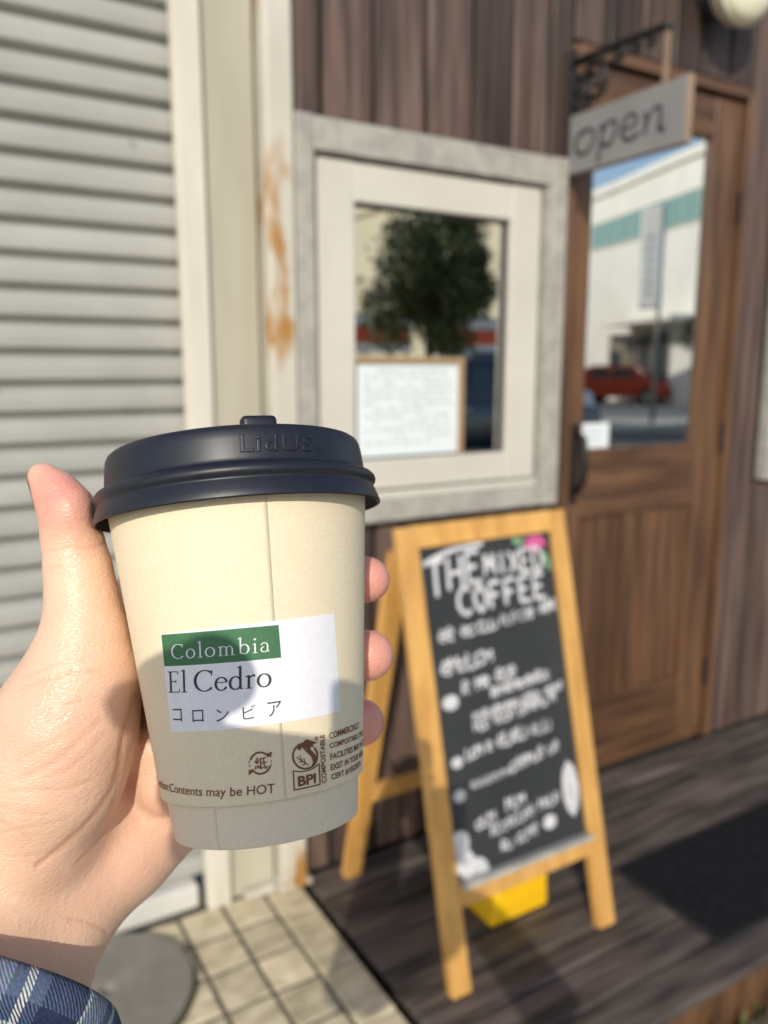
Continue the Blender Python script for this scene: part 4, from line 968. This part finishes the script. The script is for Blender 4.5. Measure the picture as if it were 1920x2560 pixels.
# thumb nail, seen almost edge-on
V = []; Fc = []; nu, nv = 8, 10
c0, c1 = PX(76, 1180, 264), PX(100, 1262, 268); ux = (c1-c0); ul = np.linalg.norm(ux); ux /= ul; out = np.array([-.80, .18, .55]); out -= ux*(out@ux); out /= np.linalg.norm(out); sd = np.cross(ux, out)
for j in range(nv+1):
    for i in range(nu+1):
        a = (i/nu-.5)*1.7; t = j/nv
        r = 6.4+1.2*t; ctr = PX(112+t*28, 1192+t*70, 261.3)
        V.append(ctr+(out*math.cos(a)+sd*math.sin(a))*(r*.80+.55)-ux*.5)
for j in range(nv):
    for i in range(nu): a = j*(nu+1)+i; Fc.append((a, a+1, a+nu+2, a+nu+1))
mk('thumb_nail', C2W(np.array(V)), Fc, M('nail', (.85, .62, .50), (.82, .58, .46), 300, rough=.3), person, True)

# --- plaid shirt
def plaid():
    m = bpy.data.materials.new('blue_plaid_flannel'); m.use_nodes = True; t = m.node_tree; n = t.nodes; L = t.links; b = n['Principled BSDF']; b.inputs['Roughness'].default_value = .95; b.inputs['Specular IOR Level'].default_value = .1
    uv = n.new('ShaderNodeUVMap'); uv.uv_map = 'UVMap'; sp = n.new('ShaderNodeSeparateXYZ'); L.new(uv.outputs[0], sp.inputs[0])
    def math_(op, a, bb_=None):
        k = n.new('ShaderNodeMath'); k.operation = op
        for i, v in enumerate((a, bb_)):
            if v is None: continue
            if isinstance(v, (int, float)): k.inputs[i].default_value = v
            else: L.new(v, k.inputs[i])
        return k.outputs[0]
    def ramp(src, period, stops):
        fr = math_('FRACT', math_('DIVIDE', src, period)); r = n.new('ShaderNodeValToRGB'); r.color_ramp.interpolation = 'CONSTANT'; r.color_ramp.elements[0].position = stops[0][0]; r.color_ramp.elements[0].color = (*stops[0][1], 1)
        r.color_ramp.elements[1].position = stops[1][0]; r.color_ramp.elements[1].color = (*stops[1][1], 1)
        for p_, c_ in stops[2:]: e = r.color_ramp.elements.new(p_); e.color = (*c_, 1)
        L.new(fr, r.inputs[0]); return r.outputs[0]
    nv_, bl_, gr_, wh_ = (.018, .032, .085), (.075, .115, .20), (.22, .27, .34), (.62, .62, .58)
    U = sp.outputs[0]; Vv_ = sp.outputs[1]
    a = ramp(U, .031, [(0, nv_), (.30, bl_), (.42, wh_), (.50, bl_), (.62, gr_), (.86, wh_), (.90, nv_)])
    c = ramp(Vv_, .027, [(0, bl_), (.28, nv_), (.50, wh_), (.60, gr_), (.82, nv_), (.92, wh_)])
    tw = math_('GREATER_THAN', math_('FRACT', math_('DIVIDE', math_('ADD', U, Vv_), .00125)), .5)     # twill diagonal
    mx = n.new('ShaderNodeMix'); mx.data_type = 'RGBA'; L.new(tw, mx.inputs[0]); L.new(a, mx.inputs[6]); L.new(c, mx.inputs[7])
    tc = n.new('ShaderNodeTexCoord'); no = n.new('ShaderNodeTexNoise'); no.inputs['Scale'].default_value = 900; no.inputs['Detail'].default_value = 4; L.new(tc.outputs['Object'], no.inputs['Vector'])
    m2 = n.new('ShaderNodeMix'); m2.data_type = 'RGBA'; m2.blend_type = 'OVERLAY'; m2.inputs[0].default_value = .7; L.new(mx.outputs[2], m2.inputs[6]); L.new(no.outputs[1], m2.inputs[7])
    hs = n.new('ShaderNodeHueSaturation'); hs.inputs['Saturation'].default_value = .85; L.new(m2.outputs[2], hs.inputs['Color']); L.new(hs.outputs[0], b.inputs['Base Color'])
    bp = n.new('ShaderNodeBump'); bp.inputs['Strength'].default_value = .8; bp.inputs['Distance'].default_value = .0007
    ad = math_('ADD', no.outputs[0], math_('MULTIPLY', tw, .6)); L.new(ad, bp.inputs['Height']); L.new(bp.outputs[0], b.inputs['Normal'])
    return m
m_plaid = plaid()
CUF0 = (wr+wl2)/2+fdir*36
def sleeve(path, radii, n=72, wrinkle=1.0, squash=None):
    """tube with uv in metres; path in world metres; returns verts, faces, uvs"""
    P = [np.asarray(p, float) for p in path]; V = []; UV = []; prev = None; s = 0
    for i, p in enumerate(P):
        t = P[min(i+1, len(P)-1)]-P[max(i-1, 0)]; t /= np.linalg.norm(t)
        a = np.array([0, 0, 1.]) if prev is None else prev
        a = a-t*(a@t); a /= np.linalg.norm(a); prev = a; b = np.cross(t, a)
        if i: s += np.linalg.norm(P[i]-P[i-1])
        for k in range(n+1):
            th = 2*math.pi*k/n; wv = wrinkle*(.0016*math.sin(3*th+s*70)+.0012*math.sin(5*th-s*110+1)+.0010*math.sin(2*th+s*160+2))
            r = radii[i]+wv; V.append(p+(a*math.cos(th)+b*math.sin(th))*r); UV.append((th/(2*math.pi)*2*math.pi*.042, s))
    m = n+1; Fc = [(i*m+k, i*m+k+1, (i+1)*m+k+1, (i+1)*m+k) for i in range(len(P)-1) for k in range(n)]
    return V, Fc, UV
def cloth(name, V, Fc, UV, parent, thick=.0016):
    o = mk(name, V, Fc, m_plaid, parent, True); ul = o.data.uv_layers.new(name='UVMap')
    for lp_ in o.data.loops: ul.data[lp_.index].uv = UV[lp_.vertex_index]
    if thick: s = o.modifiers.new('thickness', 'SOLIDIFY'); s.thickness = thick; s.offset = 0
    return o
cw = C2W(CUF0); ew = elbow_w
L_ = np.linalg.norm(ew-cw); dirw = (ew-cw)/L_
ts = [0, .0012, .003, .006, .0085, .010, .012, .018, .026, .036, .048, .062, .08, .1, .13, .17, L_]
rd = [.0405, .0415, .0418, .0416, .0408, .0400, .0404, .0414, .0420, .0424, .043, .044, .045, .046, .047, .048, .052]
path = [cw+dirw*t for t in ts]; up1 = [ew+(shL-ew)*t for t in (.15, .4, .7, 1.0)]
V, Fc, UV = sleeve(path+up1, rd+[.056, .060, .064, .075])
cuff = cloth('left_sleeve', V, Fc, UV, person, .002)
V, Fc, UV = sleeve([haR+(elR-haR)*t for t in (.33, .36, .5, .7, .9, 1.0)], [.039, .041, .043, .047, .05, .053], 40)
cloth('right_sleeve', V, Fc, UV, person)
# --- phone in the other hand, just behind the lens
phn = thing('mobile_phone', 'dark mobile phone held up in the right hand', 'phone', tuple(ph_c))
bm = bmesh.new(); bm_box(bm, -34, 38, -106, 41, -13.5, -5.5, 3.4, 3)
for v in bm.verts: v.co = Vector(C2W(np.array(v.co)))
mkbm('phone_body', bm, plain('phone_graphite', (.03, .03, .032), .35, metal=.5), phn, True)
bm = bmesh.new(); bm_box(bm, -31, 35, -103, 38, -13.9, -13.2, .2)
for v in bm.verts: v.co = Vector(C2W(np.array(v.co)))
mkbm('screen', bm, plain('screen_glass', (.01, .01, .012), .08), phn)
for cx, cy in ((6, 16), (-12, 8)):
    ring = [(h, r) for h, r in ((-5.6, 7.5), (-3.2, 7.2), (-3.0, 5.8), (-4.2, 5.2), (-4.3, .2))]
    V, Fc = lathe_vf(ring, np.array([cx, cy, 0.]), np.array([0, 0, 1.]), np.array([1., 0, 0]), np.array([0, 1., 0]), 24); mk('camera_ring', C2W(np.array(V)), Fc, m_steel, phn, True)

# ================================================================== across the street (seen reflected in the panes)
def mirror_pt(px, py, t):
    """photo pixel on a pane -> point at distance t in front of the facade along the reflected ray"""
    d = FW+RT*(px-960)/FPX-UP*(py-1280)/FPX; k = YF/d[1]; X0 = d[0]*k; Z0 = HC+d[2]*k
    return np.array([X0+d[0]/d[1]*t, YF-t, Z0+d[2]/d[1]*t])
def house(name, label, x0, x1, y0, y1, h, mat, windows, group='buildings across the street', roof=None):
    """windows: list of (face, a0, a1, z0, z1, material); face 'W' is the x0 side, 'N' the y1 side"""
    t = thing(name, label, 'building', ((x0+x1)/2, (y0+y1)/2, GZ), group)
    box('wall', x0, x1, y0, y1, GZ, GZ+h, mat, t, .02)
    box('parapet', x0-.12, x1+.12, y0-.12, y1+.12, GZ+h, GZ+h+.35, roof or mat, t, .02)
    for f, a0, a1, z0_, z1_, wm in windows:
        if f == 'W':
            fr = box('window', x0-.05, x0+.05, a0, a1, GZ+z0_, GZ+z1_, m_sash, t, .01)
            n_ = max(1, int(round((a1-a0)/1.1)))
            for k in range(n_): box('pane', x0-.056, x0-.051, a0+.05+(a1-a0-.05)*k/n_, a0+(a1-a0-.05)*(k+1)/n_, GZ+z0_+.06, GZ+z1_-.06, wm, fr, 0)
        else:
            fr = box('window', a0, a1, y1-.05, y1+.05, GZ+z0_, GZ+z1_, m_sash, t, .01)
            n_ = max(1, int(round((a1-a0)/1.1)))
            for k in range(n_): box('pane', a0+.05+(a1-a0-.05)*k/n_, a0+(a1-a0-.05)*(k+1)/n_, y1+.051, y1+.056, GZ+z0_+.06, GZ+z1_-.06, wm, fr, 0)
    return t
# white hall with a teal strip of glass under the roof
A = house('white_hall', 'tall white building with a teal glass strip below its roof', 25, 36, -30, -9, 8.3, m_white,
          [('W', -21.5, -9.5, 6.2, 7.3, m_teal), ('N', 26, 35, 6.2, 7.3, m_teal), ('W', -19.6, -15.2, .2, 2.7, m_winglass)])
A.rotation_euler.z = .30
box('canopy', 23.9, 25, -18.2, -13.6, GZ+2.9, GZ+3.1, m_white, A, .02)
house('beige_block', 'plain beige block beyond the white hall', 26.5, 36, -50, -33, 8.6, m_beige, [('W', -44, -41, 4.8, 6.2, m_winglass), ('W', -38, -35, 4.8, 6.2, m_winglass), ('W', -32, -29.5, 4.8, 6.2, m_winglass)])
Bc = house('cream_building', 'cream rendered shop building with a band of grey windows', 15.5, 17.6, -30, -15.5, 6.9, m_cream, [('W', -29, -26.5, 2.9, 4.2, m_winglass), ('W', -24, -21.5, 2.9, 4.2, m_winglass), ('W', -19.5, -17, 2.9, 4.2, m_winglass), ('W', -28, -18, .3, 1.7, m_winglass)])
house('tan_building', 'tan rendered building at the end of the row', 14.5, 17, -52, -31, 7.6, m_beige, [('W', -50, -47, 4.0, 5.6, m_winglass), ('W', -44, -41, 4.0, 5.6, m_winglass), ('W', -38, -35, 4.0, 5.6, m_winglass)])
# red awning at the corner of the hall
aw = thing('shop_awning', 'red canvas shop awning beside the white hall', 'awning', (23.6, -27.5, GZ))
V = [(24.0, -27.6, GZ+2.9), (24.0, -24.4, GZ+2.9), (22.5, -24.4, GZ+2.2), (22.5, -27.6, GZ+2.2), (22.5, -24.4, GZ+1.9), (22.5, -27.6, GZ+1.9)]
mk('canvas', V, [(0, 1, 2, 3), (3, 2, 4, 5), (0, 3, 5), (1, 4, 2)], m_red, aw)
box('shop_opening', 23.94, 24.0, -27.4, -24.6, GZ, GZ+2.1, m_dark, aw, 0)
for y in (-27.5, -24.5): bar('awning_arm', (24.0, y, GZ+2.0), (22.55, y, GZ+2.15), .04, .04, (0, 1, 0), m_steel, aw, .005)
# tall white banner sign on a post
bn_p = mirror_pt(1655, 700, 11.2); bs = thing('banner_sign', 'tall white vertical banner sign on a post by the road', 'sign', (bn_p[0], bn_p[1], GZ))
bx, by = bn_p[0], bn_p[1]
zt, zb = mirror_pt(1655, 520, 11.2)[2], mirror_pt(1645, 775, 11.2)[2]
tube('post', [(bx, by, GZ), (bx, by, zt+.1)], .05, m_steel, bs)
o = bar('sign_panel', (bx-.36, by+.05, zb), (bx-.36, by+.05, zt), .55, .14, (.2, .98, 0), m_white, bs, .06, 3)
bm = bmesh.new()
for k in range(6):
    z = zb+(zt-zb)*(.16+.11*k); c_ = Vector((bx-.36, by+.05, z)); sd_ = Vector((.2, .98, 0)); nn_ = Vector((-.98, .2, 0))
    bm_bar(bm, c_+nn_*.074-sd_*.10, c_+nn_*.074+sd_*.10, .05, .006, (0, 0, 1), 0); bm_bar(bm, c_+nn_*.075+Vector((0, 0, -.09)), c_+nn_*.075+Vector((0, 0, .09)), .04, .006, sd_, 0)
mkbm('faded_characters', bm, m_greyink, bs)
# banner boards by the car park
def banner(x, y, l, col, lab, rz):
    t = thing('banner_board', lab, 'banner', (x, y, GZ), None, rz)
    box('board', -l/2, l/2, -.02, .02, 1.7, 2.75, col, t, .005, local=True)
    for s in (-1, 1): box('stake', s*l*.45-.03, s*l*.45+.03, -.04, .0-.021, 0, 2.8, m_steel, t, .004, local=True)
    box('stripe', -l/2+.05, l/2-.05, .0205, .026, 1.95, 2.4, m_red, t, .002, local=True)
    return t
p = mirror_pt(905, 800, 17); banner(p[0], p[1], 2.6, m_white, 'white banner board with red stripe left of the round tree', .6)
p = mirror_pt(1235, 800, 17); banner(p[0], p[1], 2.4, m_white, 'white banner board with red stripe right of the round tree', .6)
p = mirror_pt(930, 860, 14); t = thing('yellow_barrier', 'low yellow and red barrier beside the parked dark car', 'barrier', (p[0], p[1], GZ), None, .5)
box('panel', -.8, .8, -.03, .03, .95, 1.45, m_yel2, t, .01, local=True); box('end_panel', .81, 1.3, -.03, .03, .95, 1.45, m_red, t, .01, local=True); box('end_panel', -1.3, -.81, -.03, .03, .95, 1.45, m_red, t, .01, local=True)
for s in (-1, 1): box('foot', s*.9-.05, s*.9+.05, -.2, .2, 0, .95, m_steel, t, .01, local=True)
# cars
def car(label, loc, rz, paint, tall=False):
    t = thing('parked_car', label, 'car', loc, 'cars parked across the street', rz)
    L2, hw = (2.0, .80) if not tall else (1.9, .78)
    lower = [(-L2, .28), (-L2-.05, .55), (-L2+.02, .82), (-1.1, .92), (1.05, .92), (L2-.05, .78), (L2+.03, .5), (L2-.02, .28)]
    roofz = 1.42 if not tall else 1.8
    upper = [(-1.55, .90), (-1.18, roofz-.06), (-.85, roofz), (.35, roofz), (.62, roofz-.05), (1.2, .90)] if not tall else [(-1.85, .90), (-1.80, roofz-.08), (-1.6, roofz), (.9, roofz), (1.1, roofz-.06), (1.55, .90)]
    def ext(prf, w0, w1, nm, mat, par):
        V = []; n_ = len(prf)
        zm = max(z for _, z in prf); zl = min(z for _, z in prf)
        for s in (-1, 1):
            for x, z in prf: V.append((x, s*(w0+(w1-w0)*(z-zl)/(zm-zl)), z))
        Fc = [tuple(range(n_-1, -1, -1)), tuple(range(n_, 2*n_))]+[(i, (i+1) % n_, n_+(i+1) % n_, n_+i) for i in range(n_)]
        me = bpy.data.meshes.new(nm); me.from_pydata(V, [], Fc); bm = bmesh.new(); bm.from_mesh(me); bmesh.ops.recalc_face_normals(bm, faces=bm.faces)
        bmesh.ops.bevel(bm, geom=bm.edges[:], offset=.035, segments=2, affect='EDGES', profile=.5, clamp_overlap=True); bpy.data.meshes.remove(me)
        return mkbm(nm, bm, mat, par, True, True)
    b = ext(lower, hw, hw-.03, 'body', paint, t); ext(upper, hw-.05, hw-.17, 'cabin', paint, t)
    zc = (.97, roofz-.12)
    for s in (-1, 1):
        for xa_, xb_ in ((-1.08, -.32), (-.25, .62 if not tall else .95)):
            w0, w1 = hw-.055, hw-.150; V = [(xa_, s*(w0+.012), zc[0]), (xb_+.14, s*(w0+.012), zc[0]), (xb_-.12, s*(w1+.012), zc[1]), (xa_+.06, s*(w1+.012), zc[1])]
            mk('side_window', V, [(0, 1, 2, 3)], m_winglass, t, False, True)
        box('headlight', L2-.10, L2+.035, s*.52-.13, s*.52+.13, .60, .74, m_lampglass, t, .02, local=True); box('tail_light', -L2-.055, -L2+.05, s*.58-.1, s*.58+.1, .62, .80, m_redglass, t, .02, local=True)
        box('door_handle', -.42, -.28, s*(hw-.0)-.02, s*(hw-.0)+.02, .78, .82, m_steel, t, .008, local=True)
    for x in (-1.25, 1.25):
        for s in (-1, 1):
            wv_ = lathe('wheel', [(-.09, .17), (-.10, .28), (-.06, .31), (.06, .31), (.10, .28), (.09, .17)], (x, s*(hw-.08), .31), m_tyre, t, 24, (0, 1, 0), True)
            lathe('rim', [(s*.075, .001), (s*.085, .06), (s*.07, .15), (s*.088, .175)], (x, s*(hw-.08), .31), m_rim, wv_, 20, (0, 1, 0), True)
    return t
p = mirror_pt(1010, 930, 7.4); car('dark navy hatchback parked at the near kerb', (p[0]+.8, p[1], GZ+.004), .03, m_navy)
p = mirror_pt(1265, 940, 13.5); car('white tall van parked behind the dark hatchback', (p[0]+.5, p[1]-.5, GZ), .5, m_wcar, True)
p = mirror_pt(1560, 940, 20.5); car('red small car parked in front of the beige block', (p[0], p[1], GZ), 1.2, plain('red_car_paint', (.5, .05, .02), .25))
# trees and shrub
def tree(name, label, loc, ch, rad, seed, n=5200, leaf=.10):
    R = random.Random(seed); t = thing(name, label, 'tree', loc, None)
    tr = tube('trunk', [(0, 0, 0), (.03, .02, ch*.35), (-.02, .03, ch*.7), (.02, 0, ch+.2*rad)], [.13, .10, .08, .04], m_bark, t, 10, True)
    for k in range(7):
        a = k*.9+R.random(); tube('limb', [(0, 0, ch*(.62+.05*k)), (math.cos(a)*rad*.35, math.sin(a)*rad*.35, ch+rad*(-.35+.12*k)), (math.cos(a)*rad*.75, math.sin(a)*rad*.75, ch+rad*(-.25+.16*k))], [.05, .035, .012], m_bark, t, 6, True)
    V = []; Fc = []
    cl = []
    for k in range(60):
        while True:
            v = np.array([R.uniform(-1, 1) for _ in range(3)])
            if .25 < np.linalg.norm(v) < 1: break
        cl.append((v*rad*np.array([.84, .84, 1.05]), rad*R.uniform(.16, .34)))
    for k in range(n):
        c, r = R.choice(cl); v = np.array([R.gauss(0, .5) for _ in range(3)])*r+c+np.array([0, 0, ch])
        u = np.array([R.gauss(0, 1) for _ in range(3)]); u /= np.linalg.norm(u); w_ = np.cross(u, [R.gauss(0, 1) for _ in range(3)]); w_ /= np.linalg.norm(w_)+1e-6
        l = leaf*R.uniform(.6, 1.2); i = len(V); V += [v-u*l*.5, v+w_*l*.28, v+u*l*.5, v-w_*l*.28]; Fc.append((i, i+1, i+2, i+3))
    mk('crown', V, Fc, m_leaf, t, False, True); return t
p = mirror_pt(1075, 690, 13); tree('round_tree', 'dark green round-crowned street tree across the road', (p[0], p[1], GZ), p[2]-GZ-.12, 1.48, 5, 17000, .16)
p = mirror_pt(1745, 850, 15); tree('small_tree', 'thin young tree beside the white hall', (p[0], p[1], GZ), p[2]-GZ+.2, .55, 8, 1400, .08)
